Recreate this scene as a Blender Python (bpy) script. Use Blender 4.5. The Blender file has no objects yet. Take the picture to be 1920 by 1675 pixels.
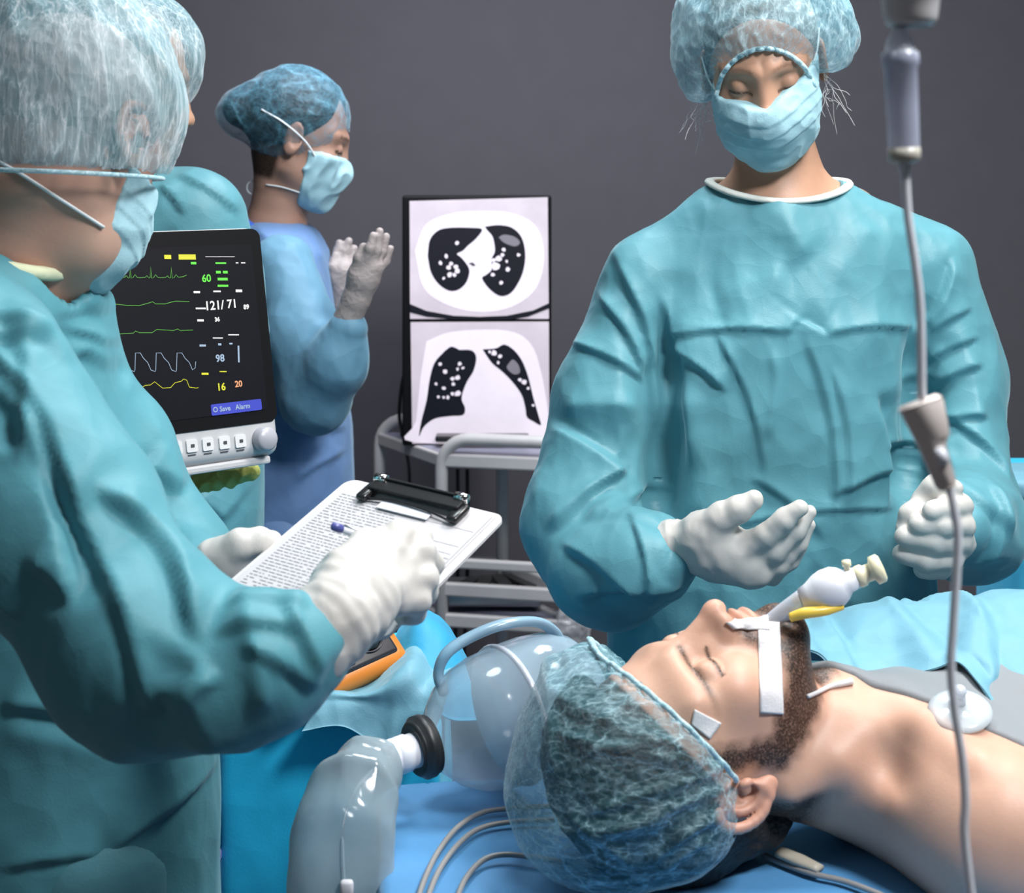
import bpy, bmesh, math, random
import numpy as np
from mathutils import Vector, Matrix
random.seed(5); rng = np.random.RandomState(5)
sc = bpy.context.scene
COL = sc.collection
F = 3000.0; CX = 960.0; HY = 300.0; CZ = 1.5          # focal length in pixels of the 1920 x 1675 frame, horizon row, eye height
# ------------------------------------------------------------------ camera
cam_d = bpy.data.cameras.new('camera'); cam = bpy.data.objects.new('camera', cam_d); COL.objects.link(cam)
cam.location = (0, 0, CZ); cam.rotation_euler = (math.pi/2, 0, 0)
cam_d.sensor_fit = 'HORIZONTAL'; cam_d.sensor_width = 36.0; cam_d.lens = F/1920*36
cam_d.shift_y = (HY-837.5)/1920; cam_d.clip_start = 0.05
cam_d.dof.use_dof = True; cam_d.dof.focus_distance = 1.85; cam_d.dof.aperture_fstop = 9.0
sc.camera = cam
# ------------------------------------------------------------------ world, lamps, exposure
w = bpy.data.worlds.new('world'); sc.world = w; w.use_nodes = True
w.node_tree.nodes['Background'].inputs[0].default_value = (0.50, 0.56, 0.68, 1)
w.node_tree.nodes['Background'].inputs[1].default_value = 0.15
def area(name, loc, target, size, power, col, sy=None):
    l = bpy.data.lights.new(name, 'AREA'); l.energy = power; l.color = col
    l.shape = 'RECTANGLE' if sy else 'DISK'; l.size = size
    if sy: l.size_y = sy
    o = bpy.data.objects.new(name, l); COL.objects.link(o); o.location = loc
    o.rotation_euler = (Vector(target)-Vector(loc)).to_track_quat('-Z', 'Y').to_euler(); return o
area('surgical_lamp_light', (0.80, 1.70, 2.60), (0.30, 1.75, 0.9), 0.45, 22, (1.0, 0.96, 0.91))
area('ceiling_light_left', (-0.15, 2.0, 2.85), (-0.35, 1.6, 1.0), 0.5, 13, (0.86, 0.95, 1.0))
area('ceiling_light_rear', (0.4, 3.0, 2.9), (0.35, 2.0, 1.1), 0.6, 26, (0.88, 0.95, 1.0))
area('wall_fill_back_left', (-0.2, 2.9, 2.05), (-0.1, 4.0, 0.8), 0.7, 8, (0.86, 0.88, 1.0))  # added unseen fill that brightens the back wall
area('ceiling_light_front', (0.95, 0.55, 2.8), (0.30, 2.0, 1.0), 0.5, 44, (0.95, 0.97, 1.0))
area('fill_front_left', (-1.6, -0.4, 2.6), (-0.2, 1.9, 0.5), 0.8, 3.5, (0.92, 0.96, 1.0))  # added unseen fill for the cart drape and the man's back
sc.view_settings.view_transform = 'Standard'; sc.view_settings.look = 'None'
sc.view_settings.gamma = 1.0; sc.view_settings.exposure = 0.15
sc.view_settings.use_curve_mapping = False

# ------------------------------------------------------------------ scene helpers
def W(px, py, D):
    return np.array([(px-CX)/F*D, D, CZ-(py-HY)/F*D])
def WV(px, py, D): return Vector(W(px, py, D))
def setp(o, label=None, cat=None, group=None, kind=None):
    if label: o['label'] = label
    if cat: o['category'] = cat
    if group: o['group'] = group
    if kind: o['kind'] = kind
    return o
def empty(name, loc, label=None, cat=None, group=None):
    o = bpy.data.objects.new(name, None); COL.objects.link(o); o.location = loc; o.empty_display_size = 0.05
    return setp(o, label, cat, group)
def link(name, me, mat=None, parent=None):
    o = bpy.data.objects.new(name, me); COL.objects.link(o)
    if mat is not None:
        for m in (mat if isinstance(mat, (list, tuple)) else [mat]): me.materials.append(m)
    if parent is not None:
        o.parent = parent
        wl = Vector((0, 0, 0)); q = parent
        while q is not None: wl += q.location; q = q.parent
        me.transform(Matrix.Translation(-wl))                # vertices are written in world coordinates
    return o
def mesh(name, V, Fc, mat=None, parent=None, smooth=True):
    me = bpy.data.meshes.new(name)
    V = np.asarray(V, dtype=np.float64)
    me.from_pydata([tuple(v) for v in V], [], [tuple(int(i) for i in f) for f in Fc]); me.update()
    if smooth and len(me.polygons): me.polygons.foreach_set('use_smooth', [True]*len(me.polygons))
    return link(name, me, mat, parent)
def npmesh(name, V, Q, mat=None, parent=None):
    me = bpy.data.meshes.new(name); n = len(V); m = len(Q)
    me.vertices.add(n); me.vertices.foreach_set('co', np.asarray(V, np.float32).ravel())
    me.loops.add(m*4); me.loops.foreach_set('vertex_index', np.asarray(Q, np.int32).ravel())
    me.polygons.add(m); me.polygons.foreach_set('loop_start', np.arange(0, m*4, 4, dtype=np.int32))
    me.polygons.foreach_set('loop_total', np.full(m, 4, np.int32))
    me.polygons.foreach_set('use_smooth', np.ones(m, bool)); me.update(calc_edges=True)
    return link(name, me, mat, parent)
def bmobj(name, bm, mat=None, parent=None, smooth=True):
    bmesh.ops.recalc_face_normals(bm, faces=bm.faces)
    me = bpy.data.meshes.new(name); bm.to_mesh(me); bm.free()
    if smooth: me.polygons.foreach_set('use_smooth', [True]*len(me.polygons))
    return link(name, me, mat, parent)
def bm_box(bm, c, s, R=None, bev=0.0, seg=2):
    b = bmesh.new(); bmesh.ops.create_cube(b, size=1.0)
    bmesh.ops.scale(b, vec=Vector(s), verts=b.verts)
    if bev > 0: bmesh.ops.bevel(b, geom=list(b.edges), offset=bev, segments=seg, profile=0.5, affect='EDGES')
    M = Matrix.Translation(Vector(c)) @ (R.to_4x4() if R is not None else Matrix.Identity(4))
    b.transform(M); me = bpy.data.meshes.new('t'); b.to_mesh(me); b.free(); bm.from_mesh(me); bpy.data.meshes.remove(me)
def box(name, c, s, mat, parent=None, R=None, bev=0.0, seg=2, smooth=False):
    bm = bmesh.new(); bm_box(bm, c, s, R, bev, seg); return bmobj(name, bm, mat, parent, smooth)
def catmull(pts, n=8):
    P = np.asarray(pts, float); P = np.vstack([2*P[0]-P[1], P, 2*P[-1]-P[-2]]); out = []
    for i in range(1, len(P)-2):
        for t in np.linspace(0, 1, n, endpoint=False):
            a, b, c, d = P[i-1:i+3]
            out.append(0.5*((2*b)+(-a+c)*t+(2*a-5*b+4*c-d)*t*t+(-a+3*b-3*c+d)*t**3))
    out.append(P[-2]); return np.array(out)
def tube_vf(pts, r, seg=12, caps=True, flat=1.0, up=(0, 0, 1)):
    P = np.asarray(pts, float); n = len(P)
    r = np.full(n, float(r)) if np.isscalar(r) else np.interp(np.linspace(0, 1, n), np.linspace(0, 1, len(r)), r)
    T = np.gradient(P, axis=0); T /= np.linalg.norm(T, axis=1)[:, None]+1e-12
    u = np.array(up, float); u = u-T[0]*u.dot(T[0])
    if np.linalg.norm(u) < 1e-3: u = np.array([1.0, 0, 0]); u = u-T[0]*u.dot(T[0])
    u /= np.linalg.norm(u); V = []; Fc = []
    for i in range(n):
        u = u-T[i]*u.dot(T[i]); u /= np.linalg.norm(u); v = np.cross(T[i], u)
        for k in range(seg):
            a = 2*math.pi*k/seg; V.append(P[i]+r[i]*(math.cos(a)*u*flat+math.sin(a)*v))
    for i in range(n-1):
        for k in range(seg):
            Fc.append((i*seg+k, i*seg+(k+1) % seg, (i+1)*seg+(k+1) % seg, (i+1)*seg+k))
    if caps: Fc.append(tuple(range(seg))[::-1]); Fc.append(tuple((n-1)*seg+k for k in range(seg)))
    return V, Fc
def tube(name, pts, r, mat, parent=None, seg=12, smoothpath=0, caps=True, flat=1.0, up=(0, 0, 1)):
    if smoothpath: pts = catmull(pts, smoothpath)
    V, Fc = tube_vf(pts, r, seg, caps, flat, up); return mesh(name, V, Fc, mat, parent)
def tubes(name, lst, mat, parent=None, seg=10):
    V = []; Fc = []
    for pts, r in lst:
        v, f = tube_vf(pts, r, seg); o = len(V); V += v; Fc += [tuple(i+o for i in q) for q in f]
    return mesh(name, V, Fc, mat, parent)
def lathe(name, prof, origin, axis, mat, parent=None, seg=32):
    a = Vector(axis).normalized(); R = a.to_track_quat('Z', 'Y').to_matrix(); V = []; Fc = []; n = len(prof)
    for r, z in prof:
        for k in range(seg):
            t = 2*math.pi*k/seg; V.append(Vector(origin)+R @ Vector((r*math.cos(t), r*math.sin(t), z)))
    for i in range(n-1):
        for k in range(seg): Fc.append((i*seg+k, i*seg+(k+1) % seg, (i+1)*seg+(k+1) % seg, (i+1)*seg+k))
    if prof[0][0] > 1e-5: Fc.append(tuple(range(seg))[::-1])
    if prof[-1][0] > 1e-5: Fc.append(tuple((n-1)*seg+k for k in range(seg)))
    return mesh(name, V, Fc, mat, parent)

# ------------------------------------------------------------------ signed distance modelling
def ln(v): return np.sqrt((v*v).sum(1))
def smin(a, b, k):
    h = np.clip(0.5+0.5*(b-a)/k, 0, 1); return b*(1-h)+a*h-k*h*(1-h)
def smax(a, b, k): return -smin(-a, -b, k)
def sph(P, c, r): return ln(P-np.asarray(c, np.float32))-r
def ell(P, c, r, R=None):
    q = P-np.asarray(c, np.float32)
    if R is not None: q = q @ np.asarray(R, np.float32)
    r = np.asarray(r, np.float32); k0 = ln(q/r); k1 = ln(q/(r*r))+1e-9; return k0*(k0-1)/k1
def cone(P, a, b, ra, rb):
    a = np.asarray(a, np.float32); b = np.asarray(b, np.float32); pa = P-a; ba = b-a
    h = np.clip((pa @ ba)/(ba @ ba), 0, 1); return ln(pa-h[:, None]*ba)-(ra+(rb-ra)*h)
def chain(P, pts, rad, k=0.006):
    d = None
    for i in range(len(pts)-1):
        e = cone(P, pts[i], pts[i+1], rad[i], rad[i+1]); d = e if d is None else smin(d, e, k)
    return d
def loft_z(P, rows, p=2.3):
    """rows: (z, cx, cy, rx, ry) ascending in z; an elliptical column."""
    rows = np.asarray(rows, np.float32); z = P[:, 2]
    f = [np.interp(z, rows[:, 0], rows[:, i]).astype(np.float32) for i in range(1, 5)]
    q = (np.abs((P[:, 0]-f[0])/f[2])**p+np.abs((P[:, 1]-f[1])/f[3])**p)**(1/p)
    d = (q-1)*np.minimum(f[2], f[3])
    return smax(d, np.maximum(rows[0, 0]-z, z-rows[-1, 0]), 0.03)
def frame(fwd, up):
    f = np.array(fwd, float); f /= np.linalg.norm(f); u = np.array(up, float); u -= f*u.dot(f); u /= np.linalg.norm(u)
    return np.stack([np.cross(f, u), f, u], axis=1)
class Loc:
    """local frame: x across, y forward, z up; columns of R in world"""
    def __init__(s, o, R): s.o = np.asarray(o, float); s.R = np.asarray(R, float)
    def to(s, P): return ((P-s.o.astype(np.float32)) @ s.R.astype(np.float32))
    def w(s, p): return s.o+s.R @ np.asarray(p, float)
def surfnet(f, lo, hi, h):
    lo = np.asarray(lo, float); hi = np.asarray(hi, float); B = 8
    nb = np.ceil((hi-lo)/(h*B)).astype(int); n = nb*B
    A = np.full(tuple(n), 1.0, np.float32)
    ci = np.stack(np.meshgrid(*[np.arange(k) for k in nb], indexing='ij'), -1).reshape(-1, 3)
    cc = (lo+(ci*B+(B-1)/2)*h).astype(np.float32); d = f(cc); rad = B*h*0.9
    loc = np.stack(np.meshgrid(*[np.arange(B)]*3, indexing='ij'), -1).reshape(-1, 3)
    Ab = A.reshape(nb[0], B, nb[1], B, nb[2], B)
    ins = d < -rad*1.25
    for i, j, k in ci[ins]: Ab[i, :, j, :, k, :] = -1.0
    act = ci[np.abs(d) <= rad*1.25+0.004]
    CH = 400
    for s in range(0, len(act), CH):
        a = act[s:s+CH]
        P = (lo+((a[:, None, :]*B+loc[None])*h)).reshape(-1, 3).astype(np.float32)
        v = f(P).reshape(len(a), B, B, B)
        for q, (i, j, k) in enumerate(a): Ab[i, :, j, :, k, :] = v[q]
    A[0] = A[-1] = 1; A[:, 0] = A[:, -1] = 1; A[:, :, 0] = A[:, :, -1] = 1
    I = (A < 0); s = np.zeros(tuple(n-1), np.uint8)
    for a in (0, 1):
        for b in (0, 1):
            for c in (0, 1): s += I[a:n[0]-1+a, b:n[1]-1+b, c:n[2]-1+c]
    cells = np.argwhere((s > 0) & (s < 8)); idx = np.full(tuple(n-1), -1, np.int32)
    idx[cells[:, 0], cells[:, 1], cells[:, 2]] = np.arange(len(cells))
    acc = np.zeros((len(cells), 3)); cnt = np.zeros(len(cells))
    C = [(a, b, c) for a in (0, 1) for b in (0, 1) for c in (0, 1)]
    val = {c: A[cells[:, 0]+c[0], cells[:, 1]+c[1], cells[:, 2]+c[2]] for c in C}
    for c in C:
        for ax in range(3):
            if c[ax] == 0:
                e = list(c); e[ax] = 1; e = tuple(e); va, vb = val[c], val[e]; m = (va < 0) != (vb < 0)
                t = np.where(m, va/np.where(m, va-vb, 1), 0); p = np.array(c, float)[None].repeat(len(cells), 0); p[:, ax] += t
                acc += p*m[:, None]; cnt += m
    V = lo+(cells+acc/cnt[:, None])*h; Q = []
    for ax in range(3):
        sl0 = [slice(1, n[i]-1) for i in range(3)]; sl1 = list(sl0); sl0[ax] = slice(0, n[ax]-1); sl1[ax] = slice(1, n[ax])
        a = I[tuple(sl0)]; b = I[tuple(sl1)]; e = np.argwhere(a != b); off = np.array([1, 1, 1]); off[ax] = 0; g = e+off
        flip = a[e[:, 0], e[:, 1], e[:, 2]]
        u, v = [(1, 2), (2, 0), (0, 1)][ax]
        def cell(du, dv):
            q = g.copy(); q[:, u] -= du; q[:, v] -= dv; return idx[q[:, 0], q[:, 1], q[:, 2]]
        q = np.stack([cell(1, 1), cell(0, 1), cell(0, 0), cell(1, 0)], 1); q[~flip] = q[~flip][:, ::-1]; Q.append(q)
    Q = np.vstack(Q); Q = Q[(Q >= 0).all(1)]
    return V, Q
def vnorm(V, Q):
    a, b, c, d = [V[Q[:, i]] for i in range(4)]; fn = np.cross(c-a, d-b); N = np.zeros_like(V)
    for i in range(4):
        for k in range(3): N[:, k] += np.bincount(Q[:, i], fn[:, k], len(V))
    return N/(np.linalg.norm(N, axis=1)[:, None]+1e-12)
def sdfmesh(f, lo, hi, h, relax=2, disp=None):
    V, Q = surfnet(f, lo, hi, h)
    for _ in range(relax):
        N = vnorm(V, Q); v = f(V.astype(np.float32)); V = V-N*np.clip(v, -h*.6, h*.6)[:, None]*0.8
    if disp is not None: N = vnorm(V, Q); V = disp(V, N, Q)
    return V, Q
def smooth_field(x, Q, it=2):
    for _ in range(it):
        s = np.zeros_like(x); c = np.zeros(len(x))
        for i in range(4):
            j = Q[:, (i+1) % 4]; s += np.bincount(Q[:, i], x[j], len(x)); c += np.bincount(Q[:, i], minlength=len(x))
            j = Q[:, (i-1) % 4]; s += np.bincount(Q[:, i], x[j], len(x)); c += np.bincount(Q[:, i], minlength=len(x))
        x = 0.5*x+0.5*s/np.maximum(c, 1)
    return x
def keep(V, Q, m):
    """drop the faces that touch a vertex outside mask m"""
    Q = Q[m[Q].all(1)]; used = np.zeros(len(V), bool); used[Q.ravel()] = True
    r = np.cumsum(used)-1; return V[used], r[Q]
PERM = rng.permutation(4096); GR = rng.normal(size=(4096, 3)); GR /= np.linalg.norm(GR, axis=1)[:, None]
def noise(P, s=1.0, off=0.0):
    X = np.asarray(P, float)*s+off; i = np.floor(X).astype(np.int64); f = X-i; u = f*f*f*(f*(f*6-15)+10); out = 0
    for a in (0, 1):
        for b in (0, 1):
            for c in (0, 1):
                h = PERM[(PERM[(PERM[(i[:, 0]+a) & 4095]+i[:, 1]+b) & 4095]+i[:, 2]+c) & 4095]
                g = GR[h]; d = (g*(f-np.array([a, b, c]))).sum(1)
                wgt = (u[:, 0] if a else 1-u[:, 0])*(u[:, 1] if b else 1-u[:, 1])*(u[:, 2] if c else 1-u[:, 2]); out = out+wgt*d
    return out*1.6
def ridged(P, s, off=0.0): return 1-np.abs(noise(P, s, off))*2.2
JIT = rng.rand(4096, 3)
def worley(P, s, off=0.0):
    X = np.asarray(P, float)*s+off; i = np.floor(X).astype(np.int64); best = np.full(len(X), 9.0)
    for a in (-1, 0, 1):
        for b in (-1, 0, 1):
            for c in (-1, 0, 1):
                h = PERM[(PERM[(PERM[(i[:, 0]+a) & 4095]+i[:, 1]+b) & 4095]+i[:, 2]+c) & 4095]; J = JIT[h]
                d = X-(i+np.array([a, b, c])+J); best = np.minimum(best, np.sqrt((d*d).sum(1))*(0.75+0.5*J[:, 0]))
    return best
def crumple(V, scale=1.0, off=0.0, aniso=(1, 1, 0.55)):
    """stiff nonwoven cloth: flat facets that meet in straight creases"""
    A = V*np.array(aniso); A = A @ np.array([[.87, 0, .5], [0, 1, 0], [-.5, 0, .87]]); A = A+0.012*np.stack([noise(A, 9*scale, off+3), noise(A, 9*scale, off+9), noise(A, 9*scale, off+17)], 1)/scale
    return 1.7*(worley(A, 8*scale, off)-.5)+0.75*(worley(A, 19*scale, off+31)-.5)+0.22*(worley(A, 44*scale, off+57)-.5)
def crumple_old(V, scale=1.0, off=0.0, aniso=(1, 1, 1)):
    """stiff nonwoven cloth: facets that meet in soft creases"""
    A = V*np.array(aniso); wp = A+0.03*np.stack([noise(A, 6*scale, off+3), noise(A, 6*scale, off+9), noise(A, 6*scale, off+17)], 1)/scale
    return 0.60*ridged(wp, 5*scale, off)+0.34*ridged(wp, 11*scale, off+31)+0.16*ridged(wp, 23*scale, off+57)-0.7
def fold_disp(V, folds, Nn=None):
    """folds: (ax, ay, bx, by, D, width, amp, kind): creases lying on the cloth between two spots at distance D.
    kind 'r' ridge/valley, 's' one sided step"""
    out = np.zeros(len(V))
    for ax, ay, bx, by, D, wd, am, kd in folds:
        a = W(ax, ay, D)[[0, 2]]; b = W(bx, by, D)[[0, 2]]; L = np.linalg.norm(b-a); t = (b-a)/L; nn = np.array([-t[1], t[0]])
        q = V[:, [0, 2]]-a; s = q @ t; bend = 0.06*L*np.sin(np.clip(s/L, 0, 1)*math.pi); d = (q @ nn-bend)/wd; u = s/L
        env = np.clip(np.minimum(u+0.08, 1.08-u)/0.25, 0, 1); env = env*env*(3-2*env)
        if kd == 'r': pr = np.exp(-np.abs(d)**1.5)
        else: q_ = np.clip(d/0.45*.5+.5, 0, 1); q_ = q_*q_*(3-2*q_); pr = q_*np.exp(-np.maximum(d, 0)/(1.6+1.6*np.clip(u, 0, 1)))-(1-q_)*0.38*np.exp(np.minimum(d, 0)/1.1)
        if Nn is not None: env = env*np.clip(0.3-Nn[:, 1]*1.5, 0, 1)
        out += am*env*pr
    return out
# ------------------------------------------------------------------ materials
def nt(name):
    m = bpy.data.materials.new(name); m.use_nodes = True; t = m.node_tree; return m, t, t.nodes['Principled BSDF']
def N_(t, typ, **kw):
    n = t.nodes.new(typ)
    for k, v in kw.items(): setattr(n, k, v)
    return n
def ramp(t, fac, stops):
    r = N_(t, 'ShaderNodeValToRGB'); e = r.color_ramp.elements
    while len(e) < len(stops): e.new(0.5)
    for q, (p, c) in zip(e, stops): q.position = p; q.color = tuple(c)+(1,) if len(c) == 3 else c
    t.links.new(fac, r.inputs[0]); return r.outputs[0]
def plain(name, c, rough=0.5, metal=0.0, emit=0.0, spec=0.5, var=0.06, coat=0.0):
    m, t, b = nt(name); b.inputs['Roughness'].default_value = rough; b.inputs['Metallic'].default_value = metal
    b.inputs['Specular IOR Level'].default_value = spec; b.inputs['Coat Weight'].default_value = coat
    tc = N_(t, 'ShaderNodeTexCoord'); nz = N_(t, 'ShaderNodeTexNoise'); nz.inputs['Scale'].default_value = 14; nz.inputs['Detail'].default_value = 4
    t.links.new(tc.outputs['Object'], nz.inputs['Vector'])
    col = ramp(t, nz.outputs[0], [(0.3, [x*(1-var) for x in c]), (0.7, [min(1, x*(1+var)) for x in c])])
    t.links.new(col, b.inputs['Base Color'])
    if emit: t.links.new(col, b.inputs['Emission Color']); b.inputs['Emission Strength'].default_value = emit
    return m
def cloth(name, c, rough=0.5, bump=0.5, scale=1.0, sheen=0.25, var=0.10, fine=0.25, spec=0.35, trans=0.0):
    m, t, b = nt(name); b.inputs['Roughness'].default_value = rough; b.inputs['Specular IOR Level'].default_value = spec
    b.inputs['Sheen Weight'].default_value = sheen; b.inputs['Sheen Roughness'].default_value = 0.4
    b.inputs['Sheen Tint'].default_value = (0.7, 0.95, 1.0, 1)
    tc = N_(t, 'ShaderNodeTexCoord'); co = tc.outputs['Object']
    n1 = N_(t, 'ShaderNodeTexNoise'); n1.inputs['Scale'].default_value = 5*scale; n1.inputs['Detail'].default_value = 6; n1.inputs['Distortion'].default_value = 0.6
    t.links.new(co, n1.inputs['Vector'])
    col = ramp(t, n1.outputs[0], [(0.25, [x*(1-var) for x in c]), (0.75, [min(1, x*(1+var)) for x in c])])
    t.links.new(col, b.inputs['Base Color'])
    # long soft creases: warped ridges
    wn = N_(t, 'ShaderNodeTexNoise'); wn.inputs['Scale'].default_value = 10*scale; t.links.new(co, wn.inputs['Vector'])
    wa = N_(t, 'ShaderNodeVectorMath', operation='MULTIPLY_ADD'); t.links.new(wn.outputs['Color'], wa.inputs[0]); wa.inputs[1].default_value = (0.03, 0.03, 0.03); t.links.new(co, wa.inputs[2])
    r1 = N_(t, 'ShaderNodeTexVoronoi'); r1.inputs['Scale'].default_value = 24*scale; t.links.new(wa.outputs[0], r1.inputs['Vector'])
    rh = r1.outputs['Distance']
    v = N_(t, 'ShaderNodeTexNoise'); v.inputs['Scale'].default_value = 420*scale; v.inputs['Detail'].default_value = 2
    t.links.new(co, v.inputs['Vector'])
    b1 = N_(t, 'ShaderNodeBump'); b1.inputs['Strength'].default_value = bump; b1.inputs['Distance'].default_value = 0.006
    t.links.new(rh, b1.inputs['Height'])
    b2 = N_(t, 'ShaderNodeBump'); b2.inputs['Strength'].default_value = fine; b2.inputs['Distance'].default_value = 0.0008
    t.links.new(v.outputs[0], b2.inputs['Height']); t.links.new(b1.outputs[0], b2.inputs['Normal'])
    t.links.new(b2.outputs[0], b.inputs['Normal'])
    return m
def skinmat(name, c, red=(0.55, 0.20, 0.14), beard=None):
    m, t, b = nt(name); b.inputs['Roughness'].default_value = 0.46; b.inputs['Specular IOR Level'].default_value = 0.4
    b.inputs['Subsurface Weight'].default_value = 0.12; b.inputs['Subsurface Radius'].default_value = (0.02, 0.007, 0.004); b.inputs['Subsurface Scale'].default_value = 0.5
    tc = N_(t, 'ShaderNodeTexCoord'); co = tc.outputs['Object']
    n1 = N_(t, 'ShaderNodeTexNoise'); n1.inputs['Scale'].default_value = 18; n1.inputs['Detail'].default_value = 6; t.links.new(co, n1.inputs['Vector'])
    col = ramp(t, n1.outputs[0], [(0.3, [x*0.9 for x in c]), (0.55, c), (0.8, [0.8*x+0.2*y for x, y in zip(c, red)])])
    n2 = N_(t, 'ShaderNodeTexNoise'); n2.inputs['Scale'].default_value = 260; n2.inputs['Detail'].default_value = 3; t.links.new(co, n2.inputs['Vector'])
    # vertex attribute 'tint' darkens brows, lashes and beard, which are hair of their own colour
    at = N_(t, 'ShaderNodeVertexColor'); at.layer_name = 'tint'
    hz = N_(t, 'ShaderNodeTexNoise'); hz.inputs['Scale'].default_value = 520; hz.inputs['Detail'].default_value = 2; t.links.new(co, hz.inputs['Vector'])
    mul = N_(t, 'ShaderNodeMath', operation='MULTIPLY_ADD'); t.links.new(hz.outputs[0], mul.inputs[0]); mul.inputs[1].default_value = 1.3; mul.inputs[2].default_value = -0.65
    sep = N_(t, 'ShaderNodeSeparateColor'); t.links.new(at.outputs[0], sep.inputs[0])
    ad = N_(t, 'ShaderNodeMath', operation='ADD'); t.links.new(sep.outputs[0], ad.inputs[0]); 
    m2 = N_(t, 'ShaderNodeMath', operation='MULTIPLY'); t.links.new(mul.outputs[0], m2.inputs[0]); t.links.new(sep.outputs[0], m2.inputs[1]); t.links.new(m2.outputs[0], ad.inputs[1]); ad.use_clamp = True
    mx = N_(t, 'ShaderNodeMix', data_type='RGBA'); t.links.new(ad.outputs[0], mx.inputs[0]); t.links.new(col, mx.inputs[6]); mx.inputs[7].default_value = tuple(beard or (0.03, 0.018, 0.012))+(1,)
    mr = N_(t, 'ShaderNodeMix', data_type='RGBA'); t.links.new(sep.outputs[1], mr.inputs[0]); t.links.new(mx.outputs[2], mr.inputs[6]); mr.inputs[7].default_value = tuple(red)+(1,)
    t.links.new(mr.outputs[2], b.inputs['Base Color'])
    bp = N_(t, 'ShaderNodeBump'); bp.inputs['Strength'].default_value = 0.25; bp.inputs['Distance'].default_value = 0.0006
    t.links.new(n2.outputs[0], bp.inputs['Height']); t.links.new(bp.outputs[0], b.inputs['Normal']); return m
def set_tint(o, dark, red=None):
    me = o.data; a = me.color_attributes.new('tint', 'FLOAT_COLOR', 'POINT'); n = len(me.vertices)
    c = np.zeros((n, 4), np.float32); c[:, 0] = np.clip(dark, 0, 1); c[:, 3] = 1
    if red is not None: c[:, 1] = np.clip(red, 0, 1)
    a.data.foreach_set('color', c.ravel())
def netcap(name, c, dens=0.55, streak=(1, 1, 1), scale=60, rough=0.5, white=(0.8, 0.9, 0.92)):
    """thin nonwoven net one can see the hair through"""
    m, t, b = nt(name); b.inputs['Roughness'].default_value = rough; b.inputs['Sheen Weight'].default_value = 0.3
    tc = N_(t, 'ShaderNodeTexCoord'); mp = N_(t, 'ShaderNodeMapping'); mp.inputs['Scale'].default_value = streak
    t.links.new(tc.outputs['Object'], mp.inputs[0])
    def lines(sc2, wd, dt):
        r = N_(t, 'ShaderNodeTexNoise'); r.inputs['Scale'].default_value = sc2; r.inputs['Detail'].default_value = dt; r.inputs['Distortion'].default_value = 0.5
        t.links.new(mp.outputs[0], r.inputs['Vector'])
        return ramp(t, r.outputs[0], [(0.5-3*wd, (0,)*3), (0.5-wd, (0.35,)*3), (0.5, (1,)*3), (0.5+wd, (0.35,)*3), (0.5+3*wd, (0,)*3)])
    vo = N_(t, 'ShaderNodeTexVoronoi'); vo.feature = 'DISTANCE_TO_EDGE'; vo.inputs['Scale'].default_value = scale*0.42
    wn = N_(t, 'ShaderNodeTexNoise'); wn.inputs['Scale'].default_value = scale*0.5; wn.inputs['Detail'].default_value = 3; t.links.new(mp.outputs[0], wn.inputs['Vector'])
    wa = N_(t, 'ShaderNodeVectorMath', operation='MULTIPLY_ADD'); t.links.new(wn.outputs['Color'], wa.inputs[0]); wa.inputs[1].default_value = (0.035, 0.035, 0.035); t.links.new(mp.outputs[0], wa.inputs[2]); t.links.new(wa.outputs[0], vo.inputs['Vector'])
    la = ramp(t, vo.outputs['Distance'], [(0.0, (0.55,)*3), (0.025, (0.28,)*3), (0.10, (0,)*3)])
    lb = lines(scale*1.5, 0.05, 4.0)
    mm = N_(t, 'ShaderNodeMath', operation='MULTIPLY_ADD'); t.links.new(lb, mm.inputs[0]); mm.inputs[1].default_value = 0.55; t.links.new(la, mm.inputs[2]); mm.use_clamp = True
    n2 = N_(t, 'ShaderNodeTexNoise'); n2.inputs['Scale'].default_value = 12; n2.inputs['Detail'].default_value = 5; t.links.new(tc.outputs['Object'], n2.inputs['Vector'])
    col = ramp(t, mm.outputs[0], [(0.0, c), (0.9, white)]); t.links.new(col, b.inputs['Base Color'])
    f1 = ramp(t, mm.outputs[0], [(0.0, (dens*0.8,)*3), (1.0, (min(1, dens*1.3+.22),)*3)])
    f2 = ramp(t, n2.outputs[0], [(0.3, (0.75,)*3), (0.7, (1.2, 1.2, 1.2))])
    mu = N_(t, 'ShaderNodeMath', operation='MULTIPLY'); t.links.new(f1, mu.inputs[0]); t.links.new(f2, mu.inputs[1])
    lw = N_(t, 'ShaderNodeLayerWeight'); lw.inputs[0].default_value = 0.45   # more threads per line of sight towards grazing
    ad = N_(t, 'ShaderNodeMath', operation='MULTIPLY_ADD'); t.links.new(lw.outputs['Facing'], ad.inputs[0]); ad.inputs[1].default_value = 0.34; t.links.new(mu.outputs[0], ad.inputs[2]); ad.use_clamp = True
    t.links.new(ad.outputs[0], b.inputs['Alpha'])
    bp = N_(t, 'ShaderNodeBump'); bp.inputs['Strength'].default_value = 0.12; bp.inputs['Distance'].default_value = 0.002
    t.links.new(mm.outputs[0], bp.inputs['Height']); t.links.new(bp.outputs[0], b.inputs['Normal']); return m
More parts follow.
